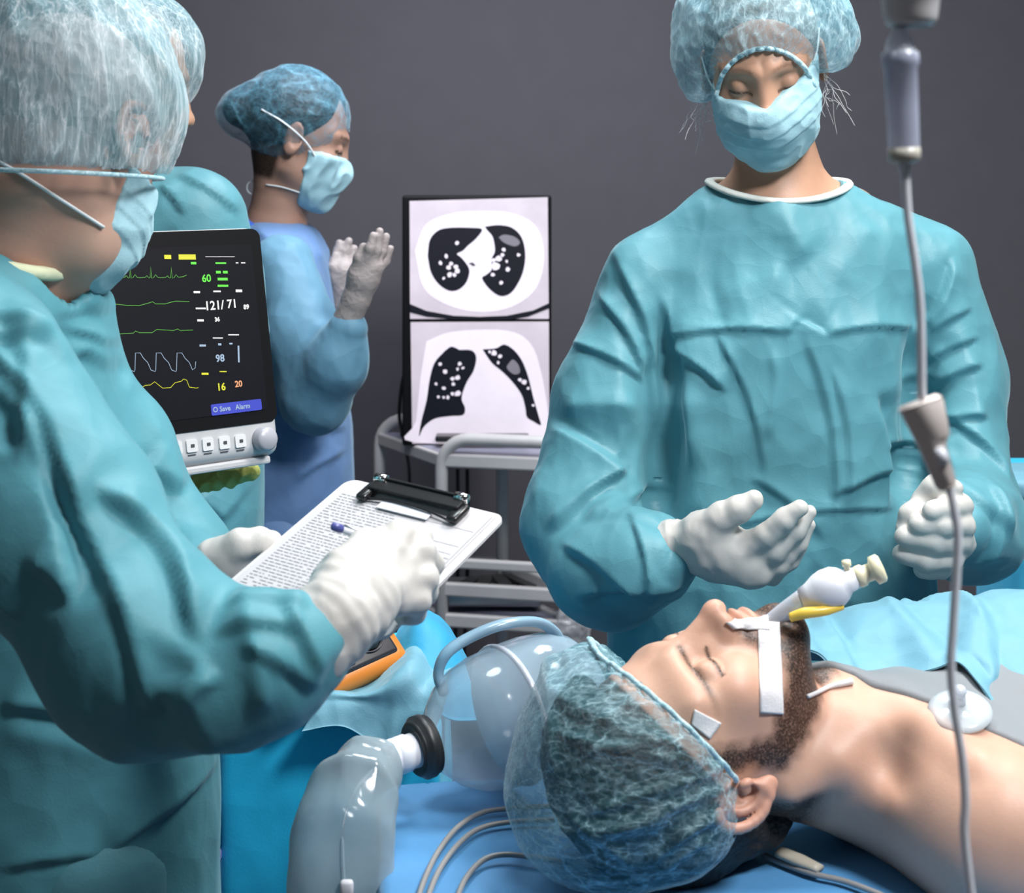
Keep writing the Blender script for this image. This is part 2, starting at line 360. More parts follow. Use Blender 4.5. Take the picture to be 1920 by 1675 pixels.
def clear(name, c, alpha=0.25, rough=0.1, rim=0.5):
    """clear soft plastic: thin wall, denser where seen at a slant"""
    m, t, b = nt(name); b.inputs['Base Color'].default_value = tuple(c)+(1,); b.inputs['Roughness'].default_value = rough
    b.inputs['Specular IOR Level'].default_value = 0.9
    lw = N_(t, 'ShaderNodeLayerWeight'); lw.inputs[0].default_value = 0.4
    tc = N_(t, 'ShaderNodeTexCoord'); nz = N_(t, 'ShaderNodeTexNoise'); nz.inputs['Scale'].default_value = 9; t.links.new(tc.outputs['Object'], nz.inputs['Vector'])
    ad = N_(t, 'ShaderNodeMath', operation='MULTIPLY_ADD'); t.links.new(lw.outputs['Facing'], ad.inputs[0]); ad.inputs[1].default_value = rim; ad.inputs[2].default_value = alpha
    a2 = N_(t, 'ShaderNodeMath', operation='MULTIPLY_ADD'); t.links.new(nz.outputs[0], a2.inputs[0]); a2.inputs[1].default_value = 0.12; t.links.new(ad.outputs[0], a2.inputs[2]); a2.use_clamp = True
    t.links.new(a2.outputs[0], b.inputs['Alpha']); return m
M = {}
M['gown'] = cloth('gown_teal', (0.100, 0.295, 0.350), rough=0.48, bump=0.35)
M['gown_man'] = cloth('gown_teal_worn', (0.085, 0.285, 0.340), spec=0.25, rough=0.52, bump=0.35, scale=0.9)
M['gown_blue'] = cloth('gown_blue', (0.12, 0.22, 0.42), rough=0.6, bump=0.3)
M['gown_pale'] = cloth('gown_pale_teal', (0.115, 0.26, 0.37), rough=0.6, bump=0.35)
M['drape'] = cloth('drape_cyan', (0.16, 0.37, 0.47), rough=0.55, bump=0.3, scale=1.3)
M['drape_blue'] = cloth('drape_blue', (0.02, 0.50, 0.80), rough=0.6, bump=0.25, scale=0.8)
M['sheet'] = cloth('table_sheet_blue', (0.09, 0.29, 0.56), rough=0.5, bump=0.25, scale=0.7)
M['mask'] = cloth('mask_blue', (0.34, 0.56, 0.63), rough=0.7, bump=0.12, fine=0.4)
M['mask_edge'] = cloth('mask_edge', (0.62, 0.80, 0.84), rough=0.7, bump=0.1)
M['glove'] = cloth('latex_glove', (0.58, 0.555, 0.52), rough=0.5, bump=0.06, scale=2, sheen=0.05, var=0.05, fine=0.2)
M['collar'] = cloth('knit_collar', (0.66, 0.68, 0.62), rough=0.8, bump=0.2, scale=3)
M['collar_y'] = cloth('knit_collar_cream', (0.72, 0.74, 0.50), rough=0.8, bump=0.2, scale=3)
M['skin_w'] = skinmat('skin_woman', (0.50, 0.285, 0.19))
M['skin_m'] = skinmat('skin_man', (0.52, 0.33, 0.25), beard=(0.15, 0.14, 0.14))
M['skin_b'] = skinmat('skin_back', (0.36, 0.21, 0.155))
M['skin_p'] = skinmat('skin_patient', (0.62, 0.37, 0.265), beard=(0.04, 0.022, 0.014))
M['hair_grey'] = cloth('hair_grey', (0.20, 0.16, 0.13), rough=0.6, bump=0.6, scale=6, fine=0.8)
M['hair_white'] = plain('hair_white', (0.75, 0.72, 0.72), 0.4)
M['cap_w'] = netcap('cap_net_light', (0.16, 0.40, 0.50), 0.36, (1, 1, 0.5), 75, white=(0.42, 0.60, 0.66))
M['hair_dark'] = cloth('hair_dark', (0.022, 0.018, 0.016), rough=0.5, bump=0.6, scale=6, fine=0.8, sheen=0.0)
M['cap_p'] = netcap('cap_net_teal', (0.05, 0.24, 0.30), 0.15, (0.55, 1, 1.3), 85, white=(0.42, 0.68, 0.76))
M['tape'] = cloth('white_tape', (0.72, 0.70, 0.70), rough=0.8, bump=0.1, fine=0.5, sheen=0)
M['clear_tube'] = clear('clear_tube', (0.72, 0.76, 0.84), 0.45, 0.15, 0.4)
M['clear_cup'] = clear('clear_cup', (0.70, 0.76, 0.80), 0.35, 0.15, 0.5)
M['white_plastic'] = plain('white_plastic', (0.74, 0.75, 0.80), 0.35)
M['cream_plastic'] = plain('cream_plastic', (0.78, 0.72, 0.50), 0.35)
M['yellow'] = plain('yellow_plastic', (0.80, 0.55, 0.08), 0.3)
M['beige'] = plain('beige_plastic', (0.50, 0.45, 0.36), 0.5)
M['cable'] = plain('cable_grey', (0.30, 0.29, 0.28), 0.4)
M['chest_shade'] = cloth('chest_shade_grey', (0.23, 0.245, 0.26), rough=0.7, bump=0.1)  # grey put in for chest skin shaded by the drape
M['steel'] = plain('steel', (0.45, 0.46, 0.48), 0.3, 0.9)
M['hair_silver'] = cloth('hair_silver', (0.26, 0.25, 0.25), rough=0.45, bump=0.5, scale=3, fine=0.8, var=0.35)
M['cap_m'] = netcap('cap_net_white', (0.22, 0.44, 0.50), 0.30, (1, 1, 0.16), 110, white=(0.58, 0.66, 0.70))
M['cap_b'] = netcap('cap_net_back', (0.04, 0.18, 0.26), 0.20, (1, 1, 1), 40, white=(0.10, 0.30, 0.40))
M['strap'] = plain('strap_white', (0.62, 0.66, 0.68), 0.6)
M['glove_dull'] = cloth('latex_glove_back', (0.36, 0.31, 0.30), rough=0.5, bump=0.2, scale=4, sheen=0.0, var=0.05)
M['deep_blue'] = cloth('scrub_deep_blue', (0.03, 0.10, 0.50), rough=0.6, bump=0.2)
M['board'] = plain('clipboard_white', (0.62, 0.605, 0.61), 0.35)
M['paper'] = plain('paper', (0.52, 0.505, 0.52), 0.7, var=0.02)
M['ink'] = plain('ink_grey', (0.33, 0.33, 0.35), 0.8)
M['black'] = plain('black_plastic', (0.015, 0.015, 0.016), 0.25)
M['chrome'] = plain('chrome', (0.75, 0.74, 0.72), 0.15, 1.0)
M['pen_blue'] = plain('pen_blue', (0.08, 0.09, 0.30), 0.3)
M['housing'] = plain('monitor_housing', (0.56, 0.56, 0.57), 0.4, var=0.02)
M['bezel'] = plain('bezel_black', (0.005, 0.005, 0.006), 0.5, spec=0.15)
M['screen_black'] = plain('screen_black', (0.007, 0.007, 0.010), 0.5, spec=0.15)
M['e_green'] = plain('trace_green', (0.06, 0.22, 0.03), 0.5, emit=0.65)
M['e_green_bright'] = plain('reading_green', (0.08, 0.45, 0.04), 0.5, emit=0.65)
M['e_white'] = plain('reading_white', (0.48, 0.46, 0.46), 0.5, emit=0.8)
M['e_yellow'] = plain('reading_yellow', (0.42, 0.40, 0.02), 0.5, emit=0.65)
M['e_pale'] = plain('trace_pale', (0.20, 0.26, 0.34), 0.5, emit=0.7)
M['e_orange'] = plain('reading_orange', (0.45, 0.20, 0.10), 0.5, emit=0.7)
M['e_blue'] = plain('bar_blue', (0.03, 0.04, 0.30), 0.5, emit=0.65)
M['button'] = plain('button_white', (0.72, 0.72, 0.72), 0.4)
M['dark_grey'] = plain('dark_grey', (0.06, 0.06, 0.07), 0.5)
M['knob'] = plain('knob_grey', (0.38, 0.38, 0.42), 0.3)
M['teal_dark'] = plain('mount_teal', (0.01, 0.05, 0.06), 0.5)
M['white_metal'] = plain('painted_white_metal', (0.58, 0.56, 0.55), 0.4)
M['shelf_grey'] = plain('shelf_grey', (0.28, 0.28, 0.36), 0.5)
M['yellow_green'] = cloth('reflection_yellow_green', (0.36, 0.38, 0.09), rough=0.6, bump=0.4, scale=3)  # reflection under the bedside monitor, put in as colour
M['scan_grey'] = plain('scan_grey', (0.42, 0.37, 0.41), 0.5, emit=0.62, var=0.08)
M['scan_light'] = plain('scan_light', (0.60, 0.54, 0.60), 0.5, emit=0.62, var=0.05)
M['scan_mid'] = plain('scan_mid', (0.13, 0.12, 0.14), 0.5, emit=0.8)
M['scan_black'] = plain('scan_black', (0.006, 0.005, 0.010), 0.4)
M['steel_dark'] = plain('instrument_steel', (0.12, 0.12, 0.12), 0.3, 0.8)
M['bag_clear'] = clear('bag_clear', (0.66, 0.64, 0.66), 0.22, 0.12, 0.35)
M['bag_clear2'] = clear('bag_clear_soft', (0.42, 0.56, 0.66), 0.26, 0.10, 0.45)
M['handle_clear'] = clear('handle_clear', (0.30, 0.47, 0.60), 0.62, 0.2, 0.3)
M['pouch_clear'] = clear('pouch_clear', (0.36, 0.46, 0.50), 0.40, 0.12, 0.5)
M['chamber'] = clear('chamber_clear', (0.55, 0.58, 0.72), 0.42, 0.08, 0.4)
M['cream_cloudy'] = plain('cream_cloudy', (0.52, 0.49, 0.42), 0.3)
M['tube_grey'] = clear('tube_cloudy', (0.90, 0.91, 0.96), 0.75, 0.2, 0.28)
M['clamp'] = plain('clamp_beige', (0.80, 0.71, 0.66), 0.4)
M['bottle_pale'] = plain('bottle_pale', (0.62, 0.60, 0.60), 0.3)
M['grey_rubber'] = plain('stopper_grey', (0.16, 0.16, 0.18), 0.5)
M['rubber'] = plain('rubber_black', (0.016, 0.018, 0.020), 0.42)
M['drape_mid'] = cloth('drape_bright_blue', (0.03, 0.34, 0.58), rough=0.55, bump=0.25)
M['orange'] = plain('orange_plastic', (0.62, 0.19, 0.02), 0.4)
M['black_soft'] = plain('panel_black', (0.02, 0.02, 0.026), 0.35)
M['deep_blue2'] = plain('stool_blue', (0.01, 0.10, 0.20), 0.5)
M['lilac'] = plain('lilac', (0.38, 0.34, 0.62), 0.5)
M['shoe'] = plain('shoe_white', (0.5, 0.5, 0.5), 0.6)
M['hem_teal'] = cloth('cap_hem_teal', (0.20, 0.50, 0.58), rough=0.6, bump=0.1)
M['hem_dark'] = cloth('cap_hem_dark', (0.05, 0.22, 0.30), rough=0.6, bump=0.1)
M['hem_pale'] = netcap('cap_hem_pale', (0.30, 0.58, 0.66), 0.75, (1, 1, 1), 160, white=(0.6, 0.75, 0.8))
# ------------------------------------------------------------------ anatomy
def head_sdf(P, L, sc_=1.0, nose=1.0, ears=True, lids=True, detail=True, fz=0.0):
    q = L.to(P)/sc_; q = q.copy(); ax = np.abs(q[:, 0]); s = np.stack([ax, q[:, 1], q[:, 2]], 1)      # mirrored half
    d = ell(s, (0, -0.012, 0.032), (0.075, 0.096, 0.088))
    d = smin(d, ell(s, (0, 0.030, -0.030), (0.064, 0.060, 0.082)), 0.03)
    d = smin(d, cone(s, (0.046, -0.002, -0.058), (0.010, 0.070, -0.098), 0.018, 0.018), 0.028)      # jaw
    d = smin(d, sph(s, (0.0, 0.078, -0.098), 0.019), 0.02)                                          # chin
    d = smin(d, ell(s, (0.040, 0.058, -0.026), (0.022, 0.020, 0.020)), 0.022)                       # cheekbone
    if detail:
        d = smin(d, cone(s, (0.012, 0.084, 0.024+fz), (0.048, 0.064, 0.026+fz), 0.008, 0.007), 0.022)      # brow ridge
        d = smax(d, -ell(s, (0.032, 0.100, 0.003+fz), (0.020, 0.018, 0.012)), 0.016)                   # socket
        d = smin(d, sph(s, (0.032, 0.0735, 0.002+fz), 0.0138), 0.004)                                  # lidded eyeball
        if lids:
            e = smax(sph(s, (0.032, 0.0735, 0.002+fz), 0.0152), -(0.0005+fz-s[:, 2]+0.12*(s[:, 0]-0.032)-0.0045), 0.001)
            d = smin(d, e, 0.0015)
        d = smin(d, cone(s, (0, 0.087, 0.014+fz), (0, 0.084+0.020*nose, -0.028+fz*.6), 0.0078, 0.0095), 0.014)
        d = smin(d, cone(s, (0.006, 0.080, 0.0+fz), (0.008, 0.090, -0.030+fz*.6), 0.008, 0.010), 0.014) # nose bridge
        d = smin(d, sph(s, (0, 0.089+0.020*nose, -0.033+fz*.6), 0.0092), 0.010)
        d = smin(d, ell(s, (0.0125, 0.099, -0.036+fz*.5), (0.0072, 0.0125, 0.0080)), 0.008)                  # wings
        d = smax(d, -ell(s, (0.0068, 0.108, -0.0445+fz*.5), (0.0036, 0.007, 0.006)), 0.0025)               # nostrils
        d = smin(d, ell(s, (0, 0.084, -0.062), (0.027, 0.016, 0.020)), 0.012)
        d = smin(d, ell(s, (0.006, 0.0985, -0.0600), (0.014, 0.006, 0.0042)), 0.004)
        d = smin(d, ell(s, (0, 0.0975, -0.0695), (0.017, 0.0068, 0.0052)), 0.004)
    if ears:
        e = ell(s, (0.080, -0.010, -0.004), (0.007, 0.019, 0.033), np.array([[0.93, 0.36, 0], [-0.36, 0.93, 0], [0, 0, 1.0]]))
        e = smax(e, -ell(s, (0.089, -0.006, 0.0), (0.0075, 0.0115, 0.022)), 0.003)
        e = smin(e, ell(s, (0.080, -0.004, -0.010), (0.004, 0.005, 0.012)), 0.003)
        d = smin(d, e, 0.006)
    return d*sc_
def ear_sdf(P, c, R, s=1.0):
    """a full outer ear. local: x out of the head, y forward, z up; 6.4 cm tall"""
    q = ((P-np.asarray(c, np.float32)) @ np.asarray(R, np.float32))/s
    t = np.linspace(-2.35, 2.0, 15)
    pts = [(0.006+0.003*math.cos(a), 0.0-0.0165*math.cos(a*0.9)-0.002, 0.007+0.023*math.sin(a)-0.004*(a < -1.2)) for a in t]
    d = chain(q, pts, [0.0042]*len(pts), 0.003)                                                      # helix
    t2 = np.linspace(-1.6, 1.2, 8)
    d = smin(d, chain(q, [(0.0045, -0.0075*math.cos(a)-0.001, 0.002+0.0135*math.sin(a)) for a in t2], [0.0032]*8, 0.003), 0.0025)
    d = smin(d, ell(q, (0.004, 0.001, -0.022), (0.0052, 0.0088, 0.011)), 0.005)                        # lobe
    d = smin(d, ell(q, (0.006, 0.0125, -0.004), (0.0045, 0.0045, 0.007)), 0.004)                       # tragus
    d = smin(d, ell(q, (-0.001, -0.001, 0.002), (0.0042, 0.016, 0.024)), 0.003)
    d = smax(d, -ell(q, (0.004, 0.004, -0.004), (0.011, 0.0055, 0.008)), 0.003)                        # concha
    return d*s
def hand_px(P, spec, D0):
    """a hand from its own joints: lists of (px, py, D, r)"""
    d = None
    for k, pts in spec:
        e = chain(P, [W(p[0], p[1], p[2]) for p in pts], [p[3] for p in pts], 0.005)
        d = e if d is None else smin(d, e, k)
    return d
def wrap_disp(amp, scale, off=0.0):
    def f(V, N, Q): return V+N*(amp*noise(V, scale, off))[:, None]
    return f
def ring_band(name, center, ru, rv, U, Vv, r, mat, parent, wav=0.0, n=72, flat=1.0):
    t = np.linspace(0, 2*math.pi, n); U = np.asarray(U, float); Vv = np.asarray(Vv, float)
    pts = [np.asarray(center)+U*ru*math.cos(a)+Vv*rv*math.sin(a) for a in t]; return tube(name, pts, r, mat, parent, 8, 0, False, flat)

def legs(root, cx, cy, z0=0.62, ax=(1, 0), mat=None):
    """trousers and shoes below the gown"""
    a = np.array([ax[0], ax[1], 0.0])*0.10; f = np.array([ax[1], -ax[0], 0.0])
    def tr(P):
        d = None
        for s in (-1, 1):
            e = chain(P, [np.array([cx, cy, z0+.2])+a*s*.8, np.array([cx, cy, .45])+a*s, np.array([cx, cy, .07])+a*s], [.085, .065, .060], .02); d = e if d is None else smin(d, e, .02)
        return smax(d, .05-P[:, 2], .005)
    V, Q = sdfmesh(tr, (cx-.28, cy-.28, 0.0), (cx+.28, cy+.28, z0+.32), .012, 1); npmesh('trousers', V, Q, mat or M['gown'], root)
    for s in (-1, 1):
        p = np.array([cx, cy, 0])+a*s
        V, Q = sdfmesh(lambda P: smax(smin(cone(P, p+np.array([0, 0, .045])-f*.03, p+np.array([0, 0, .035])+f*.14, .045, .038), cone(P, p+np.array([0, 0, .05]), p+np.array([0, 0, .10]), .04, .04), .02), -P[:, 2], .003), p-.25, p+.25, .008, 1); npmesh('shoe', V, Q, M['shoe'], root)
def hem(name, blob, at, L, s, a0, a1, mat, root, r=0.0026, n=90, wob=0.0015):
    """gathered elastic edge of a cap: where its shell meets the opening. at(a, r) gives the local spot"""
    t = np.linspace(a0, a1, n); lo = np.full(n, .02); hi = np.full(n, .20)
    for _ in range(30):
        m = (lo+hi)/2; q = np.array([at(a, x) for a, x in zip(t, m)], np.float32); v = blob(q); lo = np.where(v < 0, m, lo); hi = np.where(v < 0, hi, m)
    pts = np.array([L.w(np.array(at(a, x))*s) for a, x in zip(t, lo+wob*np.sin(t*37)*(wob > 0)+min(wob, 0))])
    return tube(name, pts, r, mat, root, 8)
# ------------------------------------------------------------------ room
M['wall'] = plain('wall_grey', (0.092, 0.088, 0.101), 0.85, spec=0.2, var=0.03)
M['floor'] = plain('floor_grey', (0.16, 0.16, 0.18), 0.45, var=0.08)
M['ceil'] = plain('ceiling_white', (0.55, 0.55, 0.56), 0.8)
def room():
    for n, c, s, m in (('wall_back', (0, 4.05, 1.5), (5.2, 0.1, 3.0), 'wall'), ('wall_left', (-2.55, 1.25, 1.5), (0.1, 5.5, 3.0), 'wall'), ('wall_right', (2.55, 1.25, 1.5), (0.1, 5.5, 3.0), 'wall'),
                       ('wall_front', (0, -1.55, 1.5), (5.2, 0.1, 3.0), 'wall'), ('floor', (0, 1.25, -0.05), (5.2, 5.7, 0.1), 'floor'), ('ceiling', (0, 1.25, 3.05), (5.2, 5.7, 0.1), 'ceil')):
        setp(box(n, c, s, M[m]), kind='structure')
room()
# ------------------------------------------------------------------ surgeon beyond the patient, looking down
def build_woman():
    root = empty('person', (0.345, 2.2, 0.0), 'person in teal gown and blue mask standing behind the patient, looking down, gloved hands forward', 'person'); legs(root, .345, 2.24)
    hp = frame((-0.12, -0.90, -0.40), (-0.16, -0.40, 0.9)); eye = W(1433, 160, 2.10)
    L = Loc(eye-hp @ np.array([0, 0.082, 0.003]), hp)
    nb = W(1455, 395, 2.22)
    def head(P): return head_sdf(P, L, 0.98, nose=1.0)
    def body(P):
        d = smin(head(P), chain(P, [L.w((0, -0.015, -0.04)), W(1458, 310, 2.22), nb], [0.056, 0.052, 0.070], 0.02), 0.02)
        d = smin(d, cone(P, W(1330, 420, 2.22), W(1590, 410, 2.22), 0.045, 0.045), 0.06)
        return d
    lo = (0.10, 1.95, 1.30); hi = (0.62, 2.40, 1.80)
    V, Q = sdfmesh(body, lo, hi, 0.0022)
    # trunk, arms and hands under the gown and gloves
    def trunk(P):
        d = loft_z(P, [(0.75, .345, 2.22, .15, .10), (1.0, .345, 2.22, .13, .09), (1.3, .35, 2.22, .16, .09), (1.42, .355, 2.22, .10, .07)])
        return d
    V2, Q2 = sdfmesh(trunk, (0.1, 2.05, 0.65), (0.6, 2.4, 1.46), 0.008, 1)
    b = npmesh('body', np.vstack([V, V2]), np.vstack([Q, Q2+len(V)]), M['skin_w'], root)
    q = L.to(V.astype(np.float32))/0.98; ax = np.abs(q[:, 0])
    brow = np.exp(-((q[:, 2]-0.0255-0.004*np.sin((ax-0.012)/0.036*3))/0.0030)**2)*np.clip((ax-0.010)/0.006, 0, 1)*np.clip((0.050-ax)/0.012, 0, 1)*(q[:, 1] > 0.05)
    lash = np.exp(-((q[:, 2]+0.0035-0.10*(ax-0.032)+5*(ax-0.032)**2)/0.0021)**2)*(np.abs(ax-0.032) < 0.0155)*(q[:, 1] > 0.05)
    red = 0.5*np.exp(-(ln(q-np.array([0, 0.115, -0.034]))/0.018)**2)
    z = np.zeros(len(V2)); set_tint(b, np.concatenate([np.clip(brow*0.45+lash*1.0, 0, 1), z]), np.concatenate([red, z]))
    # gown
    def gown(P):
        d = loft_z(P, [(0.35, .35, 2.24, .26, .17), (0.80, .36, 2.23, .230, .145), (0.95, .362, 2.22, .220, .135), (1.07, .362, 2.21, .188, .125), (1.28, .372, 2.205, .182, .118), (1.40, .368, 2.215, .135, .092), (1.45, .362, 2.22, .10, .075)])
        d = smin(d, cone(P, W(1440, 420, 2.22), W(1222, 512, 2.21), .070, .062), 0.05)
        d = smin(d, cone(P, W(1495, 416, 2.22), W(1742, 500, 2.21), .070, .058), 0.05)
        aL = chain(P, [W(1222, 516, 2.21), W(1150, 740, 2.20), W(1093, 985, 2.14)], [.062, .082, .078], 0.03)
        aL = smin(aL, chain(P, [W(1093, 985, 2.14), W(1150, 1060, 2.07), W(1222, 1046, 2.01), W(1268, 1030, 1.975)], [.078, .074, .056, .036], 0.03), 0.03)
        aR = chain(P, [W(1742, 504, 2.21), W(1790, 720, 2.21), W(1818, 935, 2.15)], [.058, .066, .062], 0.03)
        aR = smin(aR, chain(P, [W(1818, 935, 2.15), W(1815, 985, 2.07), W(1785, 985, 2.01)], [.062, .066, .052], 0.03), 0.03)
        d = smin(d, smin(aL, aR, 0.01), 0.016)
        return smax(d, -smax(cone(P, L.w((0, -0.015, -0.05)), W(1458, 385, 2.205), 0.058, 0.094), -(P[:, 2]-1.443-0.22*np.abs(P[:, 0]-0.368)), 0.004), 0.006)
    F_ = [(1238, 600, 1226, 1010, 2.12, .022, -.022, 'r'), (1742, 650, 1700, 960, 2.12, .018, -.016, 'r'), (1155, 480, 1235, 820, 2.12, .016, .013, 's'), (1123, 560, 1205, 700, 2.12, .012, .010, 's'), (1240, 560, 1290, 870, 2.10, .018, .010, 's'),
          (1062, 655, 1215, 720, 2.10, .008, .008, 's'), (1060, 780, 1205, 775, 2.06, .020, .010, 'r'), (1035, 810, 1190, 900, 2.06, .014, -.011, 's'),
          (1040, 1010, 1190, 900, 2.02, .014, .015, 's'), (1060, 1030, 1200, 1100, 2.02, .012, .010, 's'), (1100, 990, 1260, 960, 2.0, .012, .010, 's'),
          (1095, 1120, 1270, 1090, 2.0, .012, .010, 's'), (1180, 965, 1210, 1100, 2.0, .010, .008, 's'),
          (1250, 643, 1480, 625, 2.09, .007, .006, 's'), (1480, 625, 1500, 600, 2.09, .006, .005, 's'), (1500, 600, 1550, 628, 2.09, .006, -.006, 's'), (1550, 628, 1730, 626, 2.09, .006, .006, 's'),
          (1260, 660, 1360, 735, 2.09, .009, .010, 's'), (1345, 630, 1430, 890, 2.09, .008, .0065, 's'), (1450, 660, 1438, 820, 2.09, .006, .004, 'r'), (1510, 640, 1560, 950, 2.09, .009, .006, 's'),
          (1560, 700, 1580, 950, 2.09, .008, .006, 's'), (1560, 930, 1690, 890, 2.09, .012, .008, 's'), (1410, 900, 1540, 1010, 2.09, .012, .006, 's'), (1380, 990, 1690, 965, 2.09, .006, .005, 's'),
          (1800, 490, 1735, 620, 2.12, .010, .010, 's'), (1735, 620, 1735, 730, 2.10, .012, .012, 's'), (1760, 630, 1835, 585, 2.12, .008, .006, 's'), (1750, 690, 1845, 640, 2.12, .008, .007, 's'),
          (1750, 740, 1850, 690, 2.12, .010, .008, 's'), (1780, 800, 1860, 790, 2.10, .012, .010, 's'), (1790, 790, 1890, 900, 2.10, .010, .010, 's'), (1700, 870, 1830, 900, 2.0, .010, .010, 's'),
          (1650, 750, 1690, 950, 2.08, .020, -.014, 's'), (1350, 560, 1480, 520, 2.09, .03, .006, 'r'), (1280, 720, 1300, 1000, 2.09, .03, .010, 'r'), (1430, 380, 1520, 480, 2.10, .03, .008, 'r'), (1650, 420, 1560, 520, 2.10, .03, .005, 'r'),
          (1310, 400, 1340, 640, 2.09, .035, -.007, 'r'), (1860, 920, 1840, 1050, 2.0, .01, .01, 's'), (1775, 900, 1880, 1000, 2.0, .01, .01, 's')]
    def disp(V, N, Q):
        arm = np.clip(-gatesleeve(V)*20, 0, 1)
        D_ = smooth_field(1.15*fold_disp(V, F_, N), Q, 1)+0.0090*crumple(V, 0.9, 3.3)*(1+.7*arm)
        return V+N*D_[:, None]
    def gatesleeve(V):
        P = V.astype(np.float32)
        a = chain(P, [W(1150, 700, 2.20), W(1093, 985, 2.14), W(1240, 1046, 2.0)], [.07, .08, .06]); b = chain(P, [W(1790, 700, 2.21), W(1818, 935, 2.15), W(1785, 985, 2.01)], [.06, .06, .06])
        return np.minimum(a, b)-0.01
    V, Q = sdfmesh(gown, (-0.12, 1.88, 0.34), (0.80, 2.46, 1.56), 0.0038, 1, disp)
    npmesh('gown', V, Q, M['gown'], root)
    # collar
    t = np.linspace(0, 2*math.pi, 80); c0 = W(1460, 353, 2.205)
    pts = [c0+np.array([0.095*math.cos(a), -0.070*math.sin(a)-0.0, -0.012*math.sin(a)+0.012*abs(math.cos(a))**2-0.004]) for a in t]
    tube('collar', pts, 0.0072, M['collar'], root, 8, 0, False, 0.55)
    # mask
    def mask(P):
        q = (L.to(P)/0.98).astype(np.float32); d = smin(ell(q, (0, 0.050, -0.052), (0.071, 0.060, 0.078)), sph(q, (0, 0.094, -0.045), 0.036), 0.03)
        d = smin(d, head_sdf(P, L, 0.98, detail=False, ears=False)-0.004, 0.01)
        topL = q[:, 2]+0.020-0.16*np.abs(q[:, 0]); 
        side = np.where(hp[0, 0]*q[:, 0] > 0, q[:, 0]*0+1, 0)
        top = q[:, 2]+0.019-np.where(side > 0, 0.48, 0.10)*np.abs(q[:, 0])
        d = smax(d, top, 0.003); return smax(smax(d, -q[:, 1]+0.012+0.35*np.maximum(-q[:, 2]-0.05, 0), 0.004), -q[:, 2]-0.128, 0.01)
    def mdisp(V, N, Q):
        q = L.to(V.astype(np.float32)); zz = q[:, 2]-np.where(hp[0, 0]*q[:, 0] > 0, 0.34, 0.05)*np.abs(q[:, 0])
        pl = 0
        for z0 in (-0.040, -0.058, -0.076): u = (zz-z0)/0.006; pl = pl+np.where(u > 0, np.exp(-u), -0.4*np.exp(u*2))*(1-np.exp(-np.abs(u)*3))
        return V+N*(0.0026*pl+0.0018*noise(V, 30, 2.0)+0.0012*ridged(V, 45, 5.0))[:, None]
    V, Q = sdfmesh(mask, (0.2, 1.93, 1.44), (0.46, 2.22, 1.66), 0.0022, 1, mdisp)
    npmesh('face_mask', V, Q, M['mask'], root)
    s_ = 1 if hp[0, 0] > 0 else -1
    for pts in ([L.w((s_*0.064, 0.045, 0.008)), L.w((s_*0.073, 0.030, 0.025)), L.w((s_*0.079, 0.0, 0.045))], [L.w((-s_*0.066, 0.045, -0.012)), L.w((-s_*0.075, 0.025, 0.0)), L.w((-s_*0.081, 0.0, 0.022))]):
        tube('mask_strap', pts, 0.0013, M['mask_edge'], root, 8, 6)
    # hair under the cap
    def hair(P):
        q = (L.to(P)/0.98).astype(np.float32); d = ell(q, (0, -0.018, 0.036), (0.079, 0.098, 0.090))
        return smax(d, (q[:, 1]*0.9-q[:, 2]*0.55-0.012), 0.006)
    V, Q = sdfmesh(hair, (0.18, 1.98, 1.55), (0.5, 2.4, 1.8), 0.004, 1); npmesh('hair', V, Q, M['hair_grey'], root)
    # cap
    def cap(P):
        q = (L.to(P)/0.98).astype(np.float32)
        d = smin(ell(q, (0, -0.030, 0.062), (0.116, 0.118, 0.092)), ell(q, (s_*0.092, -0.015, 0.030), (0.040, 0.062, 0.050)), 0.03)
        d = smin(d, ell(q, (-s_*0.088, -0.010, 0.012), (0.034, 0.06, 0.058)), 0.03)
        op = ell(q, (0, 0.135, -0.045), (0.078, 0.16, 0.106))
        return smax(smax(d, -op, 0.003), -q[:, 2]-0.045, 0.02)
    def cdisp(V, N, Q):
        q = (L.to(V.astype(np.float32))/0.98).astype(np.float32); op = ell(q, (0, 0.135, -0.045), (0.078, 0.16, 0.106)); an = np.arctan2(q[:, 2]+0.045, q[:, 0])
        g = np.exp(-np.abs(op)/0.014)*np.sin(an*70+2*noise(V, 30)); return V+N*(0.0016*g+0.003*noise(V, 25, 7)+0.0022*ridged(V, 40, 1))[:, None]
    V, Q = sdfmesh(cap, (0.14, 1.95, 1.50), (0.54, 2.42, 1.86), 0.0028, 1, cdisp)
    m = head_sdf(V.astype(np.float32), L, 0.98, ears=False) > 0.0015; V, Q = keep(V, Q, m)
    npmesh('surgical_cap', V, Q, M['cap_w'], root)
    def wblob(q):
        d = smin(ell(q, (0, -0.030, 0.062), (0.116, 0.118, 0.092)), ell(q, (s_*0.092, -0.015, 0.030), (0.040, 0.062, 0.050)), 0.03); return smin(d, ell(q, (-s_*0.088, -0.010, 0.012), (0.034, 0.06, 0.058)), 0.03)
    def wat(a, t):                                   # walk over the edge of the face opening
        k = t/.20; x = .078*math.cos(a)*k; z = -.045+.106*math.sin(a)*k; return (x, .135-.16*math.sqrt(max(0, 1-k*k)), z)
    hem('cap_hem', lambda q: head_sdf((L.o+(q*.98) @ L.R.T).astype(np.float32), L, .98, ears=False)-.004, wat, L, 0.98, 0.30, math.pi-0.30, M['hem_pale'], root, .0034, 160, .0009)
    # stray hairs
    r = np.random.RandomState(4)
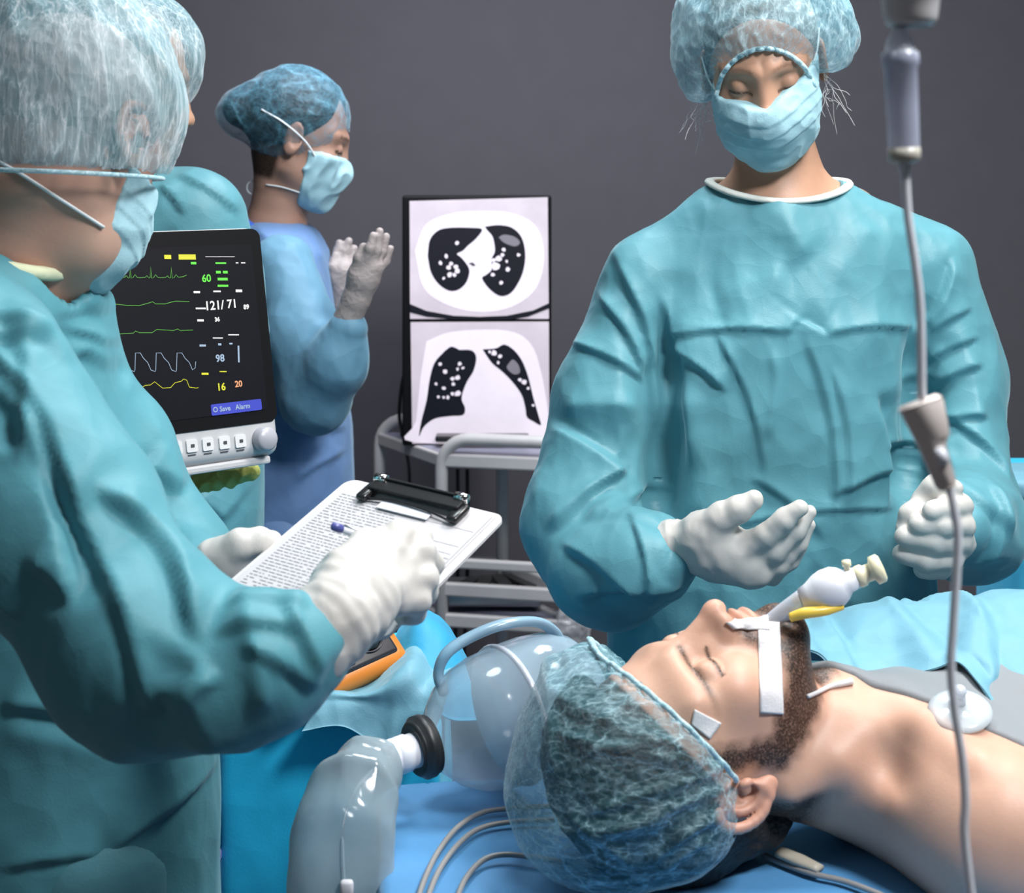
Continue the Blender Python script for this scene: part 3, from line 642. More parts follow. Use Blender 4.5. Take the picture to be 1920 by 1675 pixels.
    for sx, n in ((1, 11), (-1, 17)):
        ls = []
        for i in range(n):
            p = L.w((s_*sx*0.080, 0.0+0.02*r.rand(), -0.01-0.05*r.rand())); pts = [p]
            dr = np.array([sx*0.9, 0, -0.7]); dr = dr+r.normal(size=3)*0.5
            for k in range(5): dr = dr*0.6+np.array([sx*0.12, 0, -0.55])+r.normal(size=3)*0.55; p = p+dr*0.0075; pts.append(p)
            ls.append((catmull(pts, 4), 0.00030))
        tubes('stray_hair', ls, M['hair_white'], root, 5)
    # gloves
    D = 1.95
    right = [(0.01, [(1262, 1022, 1.985, .031), (1300, 1020, 1.97, .029), (1345, 1030, 1.95, .030)]),
             (0.02, [(1330, 1010, 1.95, .030), (1400, 1065, 1.94, .021)]), (0.02, [(1335, 1025, 1.96, .028), (1395, 1035, 1.94, .022)]), (0.018, [(1340, 1045, 1.96, .027), (1420, 1072, 1.94, .018)]),
             (0.012, [(1318, 1000, 1.95, .024), (1352, 972, 1.93, .0185), (1385, 955, 1.92, .0160), (1413, 938, 1.915, .0118)]),
             (0.008, [(1390, 1028, 1.935, .0170), (1436, 1005, 1.915, .0145), (1470, 975, 1.905, .0128), (1500, 952, 1.90, .0098)]),
             (0.008, [(1398, 1048, 1.945, .0160), (1452, 1033, 1.925, .0142), (1492, 995, 1.92, .0120), (1517, 960, 1.92, .0092)]),
             (0.008, [(1400, 1066, 1.955, .0155), (1456, 1058, 1.94, .0140), (1494, 1020, 1.935, .0118), (1514, 985, 1.935, .0090)]),
             (0.008, [(1395, 1078, 1.965, .0150), (1446, 1078, 1.955, .0125), (1480, 1052, 1.95, .0108), (1500, 1026, 1.95, .0084)])]
    def gv(P): return hand_px(P, right, D)
    def gd(V, N, Q):
        wr = np.clip((0.272-V[:, 0])/0.06, 0, 1)*1.0
        return V+N*(0.0012*noise(V, 55, 1)+0.0012*ridged(V*np.array([2.2, 1, 1]), 30, 4)*wr)[:, None]
    V, Q = sdfmesh(gv, (0.13, 1.80, 0.90), (0.42, 2.05, 1.14), 0.0020, 1, gd); npmesh('glove', V, Q, M['glove'], root)
    def cuffring(name, a, b, ra, rb, mat):
        t = np.linspace(0, 1, 9); lathe(name, [(ra+(rb-ra)*x+0.0009*math.sin(x*40), x*float(np.linalg.norm(b-a))) for x in t], a, b-a, mat, root, 28)
    # the other hand: a loose fist seen from the finger side, index and thumb pinched
    left = [(0.02, [(1790, 975, 2.04, .030), (1770, 990, 1.99, .033)]), (0.02, [(1775, 950, 1.985, .026), (1790, 1010, 1.98, .026)]), (0.02, [(1765, 1040, 1.985, .022), (1745, 1000, 1.985, .024)]),
            (0.006, [(1740, 945, 1.965, .0165), (1710, 965, 1.955, .0150), (1700, 990, 1.955, .0130)]),
            (0.006, [(1735, 935, 1.965, .0160), (1752, 912, 1.955, .0135), (1790, 915, 1.955, .0105)]),
            (0.006, [(1800, 950, 1.96, .0165), (1775, 955, 1.935, .0140), (1748, 958, 1.925, .0120)]),
            (0.005, [(1805, 985, 1.955, .0160), (1768, 985, 1.930, .0140), (1722, 984, 1.930, .0120)]),
            (0.005, [(1800, 1015, 1.96, .0160), (1750, 1015, 1.935, .0150), (1696, 1006, 1.940, .0120)]),
            (0.005, [(1785, 1045, 1.965, .0155), (1738, 1050, 1.945, .0150), (1690, 1038, 1.950, .0110)]),
            (0.005, [(1765, 1068, 1.975, .0125), (1730, 1068, 1.960, .0120)])]
    def gl(P): return hand_px(P, left, D)
    V, Q = sdfmesh(gl, (0.42, 1.84, 0.90), (0.62, 2.10, 1.16), 0.0020, 1, wrap_disp(0.0013, 60, 3)); npmesh('glove', V, Q, M['glove'], root)
    return root
build_woman()
# ------------------------------------------------------------------ patient on the operating table
TZ = 0.86
def onz(px, py, z): D = (CZ-z)*F/(py-HY); return W(px, py, D)
def march(f, px, py, d0=1.15, d1=2.4):
    """the spot of a surface seen along one line of sight"""
    px = np.atleast_1d(px).astype(float); py = np.atleast_1d(py).astype(float)
    u = np.stack([(px-CX)/F, np.ones_like(px), -(py-HY)/F], 1); o = np.array([0, 0, CZ]); s = np.linalg.norm(u, axis=1); t = np.full(len(px), d0)
    for _ in range(90):
        v = f((o+u*t[:, None]).astype(np.float32)); t = np.minimum(t+v/s*0.8, d1)
    return o+u*t[:, None]
def grad(f, P, e=0.0008):
    P = P.astype(np.float64); g = np.stack([f((P+e*np.eye(3)[i]).astype(np.float32))-f((P-e*np.eye(3)[i]).astype(np.float32)) for i in range(3)], 1)
    return g/(np.linalg.norm(g, axis=1)[:, None]+1e-9)
def patch(name, f, quad, off, mat, parent, nu=14, nv=22, rnd=0.0, wav=0.0, extra=None):
    """a thin strip stuck on a surface; quad = its four corners (clockwise from top left) as seen"""
    q = np.array(quad, float); u, v = np.meshgrid(np.linspace(0, 1, nu), np.linspace(0, 1, nv)); u = u.ravel()[:, None]; v = v.ravel()[:, None]
    xy = (q[0]*(1-u)+q[1]*u)*(1-v)+(q[3]*(1-u)+q[2]*u)*v
    P = march(f, xy[:, 0], xy[:, 1]); G = grad(f, P, 0.003); P = P+G*off
    if wav: P = P+G*(wav*noise(P, 60, 3))[:, None]
    n = nu*nv; V = np.vstack([P, P-G*(off*0.9)]); Fc = []
    for j in range(nv-1):
        for i in range(nu-1):
            a = j*nu+i; Fc += [(a, a+1, a+nu+1, a+nu), (a+n, a+nu+n, a+nu+1+n, a+1+n)]
    bd = [i for i in range(nu)]+[(j+1)*nu-1 for j in range(1, nv)]+[(nv-1)*nu+i for i in range(nu-2, -1, -1)]+[j*nu for j in range(nv-2, 0, -1)]
    for i in range(len(bd)): a, b = bd[i], bd[(i+1) % len(bd)]; Fc.append((a, a+n, b+n, b))
    return mesh(name, V, Fc, mat, parent)
al, be, th = math.radians(7), math.radians(20), math.radians(8)
PL = Loc((0.168, 1.462, 0.966), frame((-math.sin(al)*0.95-0.05, -math.sin(th)*1.0, 0.97), (-0.93*math.cos(al), -0.34, -math.sin(al)-0.03)))
PS = 1.04
NS = 1 if PL.R[1, 0] < 0 else -1            # +x of the local frame is the near side when 1
def phead(P): return head_sdf(P, PL, PS, nose=1.2, ears=False, fz=-0.010)
EARC = PL.w((NS*0.079*PS, -0.014*PS, -0.002*PS))
er = math.radians(-8)
ex = PL.R[:, 0]*NS*0.95+PL.R[:, 1]*0.22; ex /= np.linalg.norm(ex)
ez = PL.R[:, 2]*math.cos(er)+PL.R[:, 1]*math.sin(er); ez -= ex*ez.dot(ex); ez /= np.linalg.norm(ez)
ey = np.cross(ez, ex); ey = ey if ey.dot(PL.R[:, 1]) > 0 else -ey
EARR = np.stack([ex, ey, ez], 1)
def pbody(P):
    d = smin(phead(P), chain(P, [PL.w((0, -0.022, -0.045)), W(1560, 1410, 1.49), W(1640, 1415, 1.50)], [.060, .060, .066], 0.02), 0.022)
    d = smin(d, ear_sdf(P, EARC, EARR, 1.0), 0.004)
    c = chain(P, [W(1640, 1440, 1.50), W(1760, 1480, 1.45), W(1870, 1560, 1.40)], [.060, .070, .074], 0.03)
    c = smin(c, chain(P, [W(1870, 1560, 1.40), W(2200, 1640, 1.36), W(2480, 1680, 1.36)], [.072, .056, .045], 0.03), 0.03)
    c = smin(c, ell(P, W(1990, 1480, 1.53), (0.19, 0.16, 0.095)), 0.05)
    c = smin(c, ell(P, W(2300, 1480, 1.56), (0.26, 0.17, 0.105)), 0.06)
    c = smin(c, chain(P, [W(1650, 1425, 1.52), W(1690, 1400, 1.66)], [.055, .07], 0.03), 0.04)
    d = smin(d, c, 0.035)
    d = smin(d, chain(P, [W(1666, 1322, 1.49), W(1740, 1372, 1.43), W(1830, 1440, 1.38)], [.017, .014, .012], 0.01), 0.018)        # collar bone
    d = smin(d, chain(P, [W(1480, 1480, 1.425), W(1560, 1430, 1.435), W(1648, 1352, 1.47)], [.016, .016, .012], 0.01), 0.018)      # neck muscle
    d = smax(d, -ell(P, W(1672, 1425, 1.405), (0.010, 0.018, 0.020)), 0.028)                                                 # hollow above the collar bone
    d = smin(d, chain(P, [W(1560, 1290, 1.50), W(1585, 1292, 1.50)], [.018, .016], 0.01), 0.02)                                # throat
    return smax(d, (TZ+0.001)-P[:, 2], 0.006)
def build_patient():
    root = empty('person', (0.17, 1.46, TZ), 'bare-shouldered bearded man lying on his back, eyes closed, tube taped in mouth', 'person')
    V, Q = sdfmesh(pbody, (0.01, 1.10, 0.84), (0.78, 1.86, 1.16), 0.0021, 2)
    b = npmesh('body', V, Q, M['skin_p'], root)
    q = PL.to(V.astype(np.float32))/PS; s = np.stack([np.abs(q[:, 0]), q[:, 1], q[:, 2]], 1)
    nz = noise(V, 90, 1)*0.005
    bd = np.minimum(chain(s, [(.073, .022, .016), (.068, .006, -.045), (.050, .045, -.092), (0, .088, -.108)], [0.010, .013, .024, .020]), cone(s, (0, .09, -.10), (0, .04, -.115), .030, .03))
    mo = np.minimum(chain(s, [(0, .108, -.050), (.026, .092, -.058), (.032, .078, -.085)], [.0042, .006, .009]), cone(s, (0, .10, -.083), (0, .10, -.10), .006, .012))
    bd = np.minimum(bd, mo)+nz
    beard = np.clip(0.5-bd/0.012, 0, 1)*0.95
    lip = np.exp(-(ln(s-np.array([0.006, .104, -.0645]))/0.013)**2)
    beard = beard*(1-lip); 
    lash = np.exp(-((s[:, 2]+0.0145-0.06*(s[:, 0]-0.032)+6*(s[:, 0]-0.032)**2)/0.0018)**2)*(np.abs(s[:, 0]-0.032) < 0.016)*(s[:, 1] > 0.05)
    brow = np.exp(-((s[:, 2]-0.0035+0.06*(s[:, 0]-.03))/0.0036)**2)*np.clip((s[:, 0]-0.004)/0.006, 0, 1)*np.clip((0.064-s[:, 0])/0.014, 0, 1)*(s[:, 1] > 0.035)
    hl = np.clip((s[:, 2]-(0.045+.62*(s[:, 1]-.085)+0.020))/0.004, 0, 1)*(ln(q) < 0.2)
    nape = np.clip((-0.030-s[:, 1])/0.01, 0, 1)*np.clip((s[:, 2]+0.085)/0.02, 0, 1)*(ln(q) < 0.16)*0.95
    er_ = ear_sdf(V.astype(np.float32), EARC, EARR, 1.0); isear = np.clip(1-er_/0.004, 0, 1)
    red = 0.55*isear+0.45*np.exp(-(ln(s-np.array([0, .12, -.034]))/.02)**2)+0.7*lip+0.25*np.clip(noise(V, 9, 2), 0, 1)
    set_tint(b, np.maximum.reduce([beard, lash*1.0, brow*0.85, hl, nape])*(1-isear), red*0.6)
    # hair
    def hair(P):
        q = PL.to(P)/PS; d = ell(q, (0, -0.020, 0.034), (0.081, 0.099, 0.092)); d = smin(d, ell(q, (0, -0.075, -0.030), (0.055, 0.028, 0.045)), 0.02); d = smin(d, ell(P, W(1180, 1420, 1.445), (0.080, 0.108, 0.085)), 0.02)
        pl = (0.030+.62*q[:, 1]-q[:, 2]); pl = np.where(q[:, 1] < -0.03, -0.075-q[:, 2], pl)
        return smax(d*PS, pl, 0.008)
    V, Q = sdfmesh(hair, (-0.02, 1.28, 0.83), (0.34, 1.62, 1.12), 0.0032, 1, wrap_disp(0.002, 60)); V[:, 2] = np.maximum(V[:, 2], TZ+0.002); npmesh('hair', V, Q, M['hair_dark'], root)
    # cap
    def opl(q): return 0.012+.60*q[:, 1]-q[:, 2]-0.12*np.abs(q[:, 0])
    def cap(P):
        q = PL.to(P)/PS; d = ell(P, W(1172, 1412, 1.445), (0.098, 0.128, 0.098)); d = smin(d, ell(P, W(1130, 1500, 1.44), (0.085, 0.115, 0.065)), 0.03)
        d = smin(d, ell(P, W(1285, 1545, 1.40), (0.036, 0.06, 0.034)), 0.03); d = smin(d, ell(P, W(1290, 1470, 1.41), (0.032, 0.06, 0.045)), 0.03)
        d = smax(d, opl(q)*0.85, 0.012); return smax(d, TZ+0.001-P[:, 2], 0.015)
    FC = [(1000, 1330, 1330, 1420, 1.36, .007, .006, 'r'), (1040, 1380, 1350, 1440, 1.36, .006, .006, 'r'), (1110, 1530, 1340, 1470, 1.36, .007, .007, 'r'), (1010, 1560, 1240, 1500, 1.36, .007, .005, 'r'),
          (1200, 1590, 1340, 1500, 1.36, .006, .006, 'r'), (1060, 1300, 1130, 1230, 1.36, .005, .004, 'r'), (1045, 1450, 1050, 1280, 1.36, .005, .004, 'r'), (1230, 1600, 1320, 1550, 1.36, .006, .005, 'r'),
          (1100, 1490, 1340, 1440, 1.36, .004, .004, 'r'), (1060, 1500, 1180, 1590, 1.36, .004, .004, 'r'), (1240, 1540, 1350, 1520, 1.36, .004, .004, 'r'), (1090, 1400, 1300, 1380, 1.36, .003, .003, 'r'), (1120, 1360, 1250, 1290, 1.36, .003, .003, 'r')]
    def cdisp(V, N, Q):
        q = PL.to(V.astype(np.float32))/PS; g = np.exp(-np.abs(opl(q))/0.022); an = np.arctan2(q[:, 1]+0.01, q[:, 0])
        D_ = 0.0022*g*np.sin(an*34+3*noise(V, 25))+0.0016*ridged(V, 20, 3)+0.0007*ridged(V, 60, 9)+0.9*fold_disp(V, FC)
        V = V+N*D_[:, None]; V[:, 2] = np.maximum(V[:, 2], TZ+0.0025); return V
    V, Q = sdfmesh(cap, (-0.03, 1.26, 0.83), (0.34, 1.64, 1.12), 0.0026, 1, cdisp)
    h_ = pbody(V.astype(np.float32)); q = PL.to(V.astype(np.float32))/PS; V, Q = keep(V, Q, (h_ > 0.0012))
    npmesh('surgical_cap', V, Q, M['cap_p'], root)
    def pblob(q):
        P = (PL.o+(q*PS) @ PL.R.T).astype(np.float32); d = ell(P, W(1172, 1412, 1.445), (0.098, 0.128, 0.098)); d = smin(d, ell(P, W(1285, 1545, 1.40), (0.036, 0.06, 0.034)), 0.03)
        d = smin(d, ell(P, W(1290, 1470, 1.41), (0.032, 0.06, 0.045)), 0.03); return np.maximum(d, TZ+.002-P[:, 2])
    hem('cap_hem', pblob, lambda a, r: (r*math.cos(a), -.01+r*math.sin(a), .010+.60*(-.01+r*math.sin(a))-.12*abs(r*math.cos(a))), PL, PS, 0, 2*math.pi, M['hem_pale'], root, .0024, 140, .0028)
    return root
PAT = build_patient()
def build_patient_things():
    # strips of tape, pad
    fb = lambda P: pbody(P)
    t = patch('adhesive_tape', fb, [(1420, 1168), (1462, 1168), (1467, 1340), (1424, 1336)], 0.0022, M['tape'], None, 12, 40, wav=0.0008)
    setp(t, 'long white tape strip stuck from the mouth down the bearded cheek', 'tape')
    t = patch('adhesive_tape', fb, [(1302, 1330), (1352, 1356), (1330, 1386), (1296, 1358)], 0.0022, M['tape'], None, 10, 10, wav=0.001)
    setp(t, 'small square white tape piece on the temple beside the cap', 'tape')
    # airway
    r = empty('breathing_tube', W(1440, 1180, 1.47), 'clear breathing tube with white connector and cream cap standing out of the mouth', 'tube')
    a, b, c = W(1418, 1190, 1.475), W(1456, 1158, 1.470), W(1512, 1122, 1.462)
    tube('tube', [a, b, c], [.0068, .0078, .0105], M['clear_tube'], r, 20, 6)
    ax = W(1600, 1086, 1.455)-c; L_ = float(np.linalg.norm(ax))
    lathe('connector', [(.0105, -.004), (.0125, .004), (.0165, .012), (.0185, .020), (.0180, .030), (.0150, .036), (.0105, .041), (.0095, .050)], c, ax, M['white_plastic'], r)
    lathe('cap', [(.0085, .049), (.0100, .051), (.0100, .056), (.0080, .058), (.0080, .064), (.0130, .066), (.0130, .073), (.0105, .075), (.0045, .0755)], c, ax, M['cream_plastic'], r)
    lathe('side_port', [(.0028, 0), (.0028, .013), (.0042, .014), (.0042, .019)], W(1592, 1090, 1.455), (-0.15, 0, 1), M['cream_plastic'], r, 16)
    tube('yellow_clip', [W(1482, 1158, 1.45), W(1510, 1150, 1.445), W(1545, 1146, 1.445), W(1580, 1138, 1.45)], [.0042, .0052, .0046, .003], M['yellow'], r, 12, 6, True, 1.0)
    tube('cuff_line', [W(1488, 1128, 1.468), W(1500, 1118, 1.465), W(1515, 1112, 1.465)], .0035, M['yellow'], r, 10, 5)
    s = patch('adhesive_tape', fb, [(1360, 1168), (1440, 1158), (1440, 1184), (1374, 1180)], 0.003, M['tape'], None, 10, 8)
    setp(s, 'short white tape strip across the upper lip at the tube', 'tape')
    # tie around the neck
    pts = march(fb, np.array([1512, 1530, 1552, 1575, 1596]), np.array([1306, 1299, 1292, 1286, 1281])); G = grad(fb, pts, .004)
    t = tube('neck_tie', pts+G*0.002, [.002, .002, .0022, .003, .0035], M['tape'], None, 8, 6); setp(t, 'thin white tie running from the beard over the throat', 'tie')
    # electrode
    r = empty('electrode', W(1800, 1335, 1.43), 'clear round suction electrode with a small knob on the chest', 'electrode')
    P = march(GREYF, np.array([1800.0]), np.array([1338.0]))[0]; G = grad(GREYF, P[None], .006)[0]; G = G*0.6+np.array([0, -.1, .6]); G /= np.linalg.norm(G)
    r.location = P
    lathe('cup', [(.0275, .0015), (.0280, .003), (.022, .005), (.012, .008), (.0055, .010), (.0050, .012)], P, G, M['clear_cup'], r)
    lathe('knob', [(.0050, .010), (.0055, .016), (.0045, .022), (.0060, .024), (.0050, .028), (.0, .029)], P, G, M['clear_tube'], r, 20)
    # sensor clip and cables on the sheet
    r = empty('sensor_clip', onz(1500, 1612, TZ), 'beige sensor clip on a grey cable lying on the sheet below the neck', 'clip')
    a, b = onz(1462, 1598, TZ+0.012), onz(1538, 1630, TZ+0.010)
    tube('clip_body', [a, (a+b)/2, b], [.008, .0085, .006], M['beige'], r, 14, 4, True, 0.55)
    tube('cable', [onz(1395, 1583, TZ+0.006), onz(1450, 1612, TZ+0.005), onz(1520, 1638, TZ+0.006), onz(1590, 1655, TZ+0.006), onz(1680, 1692, TZ+0.006), onz(1760, 1740, TZ+0.006)], .0028, M['cable'], r, 8, 8)
    for pts, lab in (([(1040, 1512), (965, 1516), (905, 1524), (858, 1552), (820, 1600), (792, 1660), (775, 1720)], 'grey cable, uppermost of three, curving from cap to sheet edge'),
                     ([(1040, 1538), (965, 1541), (905, 1552), (865, 1578), (826, 1628), (800, 1690), (790, 1740)], 'grey cable, middle of three, running just under the uppermost'),
                     ([(1060, 1618), (1000, 1608), (945, 1603), (905, 1614), (872, 1650), (852, 1700), (840, 1750)], 'grey cable, lowest of three, leaving beneath the cap')):
        t = tube('cable', [onz(x, y, TZ+0.006) for x, y in pts], .0026, M['cable'], None, 8, 8); setp(t, lab, 'cable', 'cables on the head end of the sheet')
_pa = W(1505, 1250, 1.50); _pb = W(1930, 1400, 1.40)
_pn = np.array([-(_pb-_pa)[1], (_pb-_pa)[0], 0]); _pn = _pn/np.linalg.norm(_pn)
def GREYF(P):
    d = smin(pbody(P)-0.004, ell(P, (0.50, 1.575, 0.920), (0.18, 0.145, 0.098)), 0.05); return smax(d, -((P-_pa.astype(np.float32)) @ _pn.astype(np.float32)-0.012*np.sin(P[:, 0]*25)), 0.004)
def build_chest_shade():
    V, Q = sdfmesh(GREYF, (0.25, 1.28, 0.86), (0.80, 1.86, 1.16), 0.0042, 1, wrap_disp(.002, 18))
    o = npmesh('chest_shade_layer', V, Q, M['chest_shade'], None); setp(o, 'smooth grey layer over the chest for its shaded skin, below the cyan drape', 'sheet')  # added layer, its grey stands for the shaded chest
def coons(rows, nu, nv):
    R = [catmull(r, nu) for r in rows]; A = np.array(R); cols = [catmull(A[:, i], nv) for i in range(A.shape[1])]; return np.array(cols).transpose(1, 0, 2)
def sheet(name, rows, nu, nv, mat, parent, th=0.002, disp=None):
    A = coons(rows, nu, nv); n, m = A.shape[:2]; V = A.reshape(-1, 3)
    Q = np.array([(j*m+i, j*m+i+1, (j+1)*m+i+1, (j+1)*m+i) for j in range(n-1) for i in range(m-1)]); N = vnorm(V, Q)
    if disp is not None: V = V+N*disp(V, N)[:, None]; N = vnorm(V, Q)
    k = len(V); V2 = np.vstack([V, V-N*th]); bd = list(range(m))+[(j+1)*m-1 for j in range(1, n)]+[(n-1)*m+i for i in range(m-2, -1, -1)]+[j*m for j in range(n-2, 0, -1)]
    S = [(bd[i], bd[(i+1) % len(bd)], bd[(i+1) % len(bd)]+k, bd[i]+k) for i in range(len(bd))]
    return npmesh(name, V2, np.vstack([Q, Q[:, ::-1]+k, np.array(S)]), mat, parent)
def build_drape():
    near = [(1404, 1186, 1.60), (1480, 1206, 1.56), (1560, 1238, 1.53), (1645, 1263, 1.54), (1740, 1254, 1.53), (1798, 1244, 1.525), (1838, 1288, 1.48), (1885, 1352, 1.445), (1960, 1440, 1.38), (2150, 1600, 1.27), (2600, 1720, 1.22), (3500, 1880, 1.16), (4700, 1900, 1.15)]
    mid = [(1420, 1176, 1.66), (1500, 1180, 1.62), (1580, 1195, 1.60), (1660, 1205, 1.58), (1740, 1200, 1.565), (1810, 1195, 1.55), (1870, 1210, 1.53), (1925, 1240, 1.51), (2010, 1280, 1.48), (2180, 1300, 1.44), (2600, 1320, 1.40), (3500, 1330, 1.38), (4700, 1340, 1.38)]
    ridge = [(1440, 1168, 1.74), (1520, 1150, 1.72), (1590, 1132, 1.71), (1650, 1116, 1.70), (1700, 1106, 1.69), (1770, 1103, 1.69), (1850, 1101, 1.69), (1930, 1100, 1.68), (2060, 1096, 1.67), (2260, 1090, 1.66), (2600, 1090, 1.66), (3300, 1095, 1.66), (4200, 1110, 1.66)]
    far = [(1450, 1230, 1.80), (1520, 1235, 1.80), (1600, 1235, 1.81), (1660, 1230, 1.81), (1720, 1230, 1.82), (1790, 1230, 1.82), (1860, 1230, 1.83), (1940, 1230, 1.84), (2060, 1230, 1.85), (2260, 1230, 1.86), (2600, 1230, 1.88), (3200, 1320, 1.86), (4000, 1340, 1.86)]
    rows = [[W(*p) for p in r] for r in (near, mid, ridge, far)]
    FD = [(1560, 1150, 1590, 1240, 1.6, .012, .010, 's'), (1480, 1160, 1560, 1235, 1.6, .012, .008, 's'), (1640, 1120, 1900, 1330, 1.55, .02, .010, 's'), (1780, 1260, 1920, 1180, 1.5, .015, .010, 's'), (1870, 1110, 1780, 1220, 1.6, .015, .008, 's'), (1700, 1110, 1640, 1230, 1.6, .02, .006, 'r'), (1850, 1290, 1920, 1260, 1.5, .01, .006, 's')]
    o = sheet('surgical_drape', rows, 14, 26, M['drape'], None, 0.002, lambda V, N: -fold_disp(V, FD)*1.0+0.005*crumple(V, 1.2, 4.0))
    setp(o, 'pale cyan surgical drape spread over the patient from chin to chest', 'drape')
# table: far-left corner and near-left corner sit where the head end is
def build_table():
    r = empty('operating_table', (0.8, 1.5, 0), 'operating table under a royal blue sheet, patient lying on it', 'table')
    c = [(-0.1385, 1.648), (1.9, 1.93), (1.95, 1.08), (-0.098, 1.16)]
    def f(P):
        d = None
        for i in range(4):
            a = np.array(c[i]); b = np.array(c[(i+1) % 4]); e = b-a; n = np.array([-e[1], e[0]])/np.linalg.norm(e); ctr = np.mean(c, 0)
            if (ctr-a) @ n > 0: n = -n
            v = (P[:, :2]-a.astype(np.float32)) @ n.astype(np.float32); d = v if d is None else smax(d, v, 0.030)
        return d
    def sh(P): return smax(smax(f(P), P[:, 2]-TZ, 0.014), 0.42-P[:, 2], 0.004)
    FT = [(760, 1480, 830, 1570, 1.5, .02, -.006, 's')]
    def disp(V, N, Q):
        side = np.clip((TZ-0.01-V[:, 2])/0.12, 0, 1); D_ = side*(0.014*noise(V*np.array([1, 1, .15]), 9, 5)+0.006*crumple(V, 1.0, 8)); top = (1-side)*np.clip((N[:, 2]-.5)*2, 0, 1)
        keepout = (0.14 < V[:, 0])
        tw = np.where(keepout, 0.0, 1.0)*top*(-0.004*np.abs(noise(V, 12, 6))-0.004*np.clip(ridged(V*np.array([1, 2.2, 1]), 7, 2)*-1, 0, 1))
        return V+N*(D_+tw-0.0*top)[:, None]
    V, Q = sdfmesh(sh, (-0.2, 1.0, 0.40), (2.02, 2.0, 0.92), 0.009, 1, disp)
    npmesh('sheet', V, Q, M['sheet'], r)
    box('table_top', (0.9, 1.5, 0.60), (1.7, 0.45, 0.10), M['steel'], r, bev=.01)
    box('column', (0.9, 1.5, 0.30), (0.30, 0.30, 0.52), M['steel'], r, bev=.02); box('base', (0.9, 1.5, 0.03), (1.1, 0.5, 0.06), M['steel'], r, bev=.015)
build_table(); build_chest_shade(); build_drape(); build_patient_things()
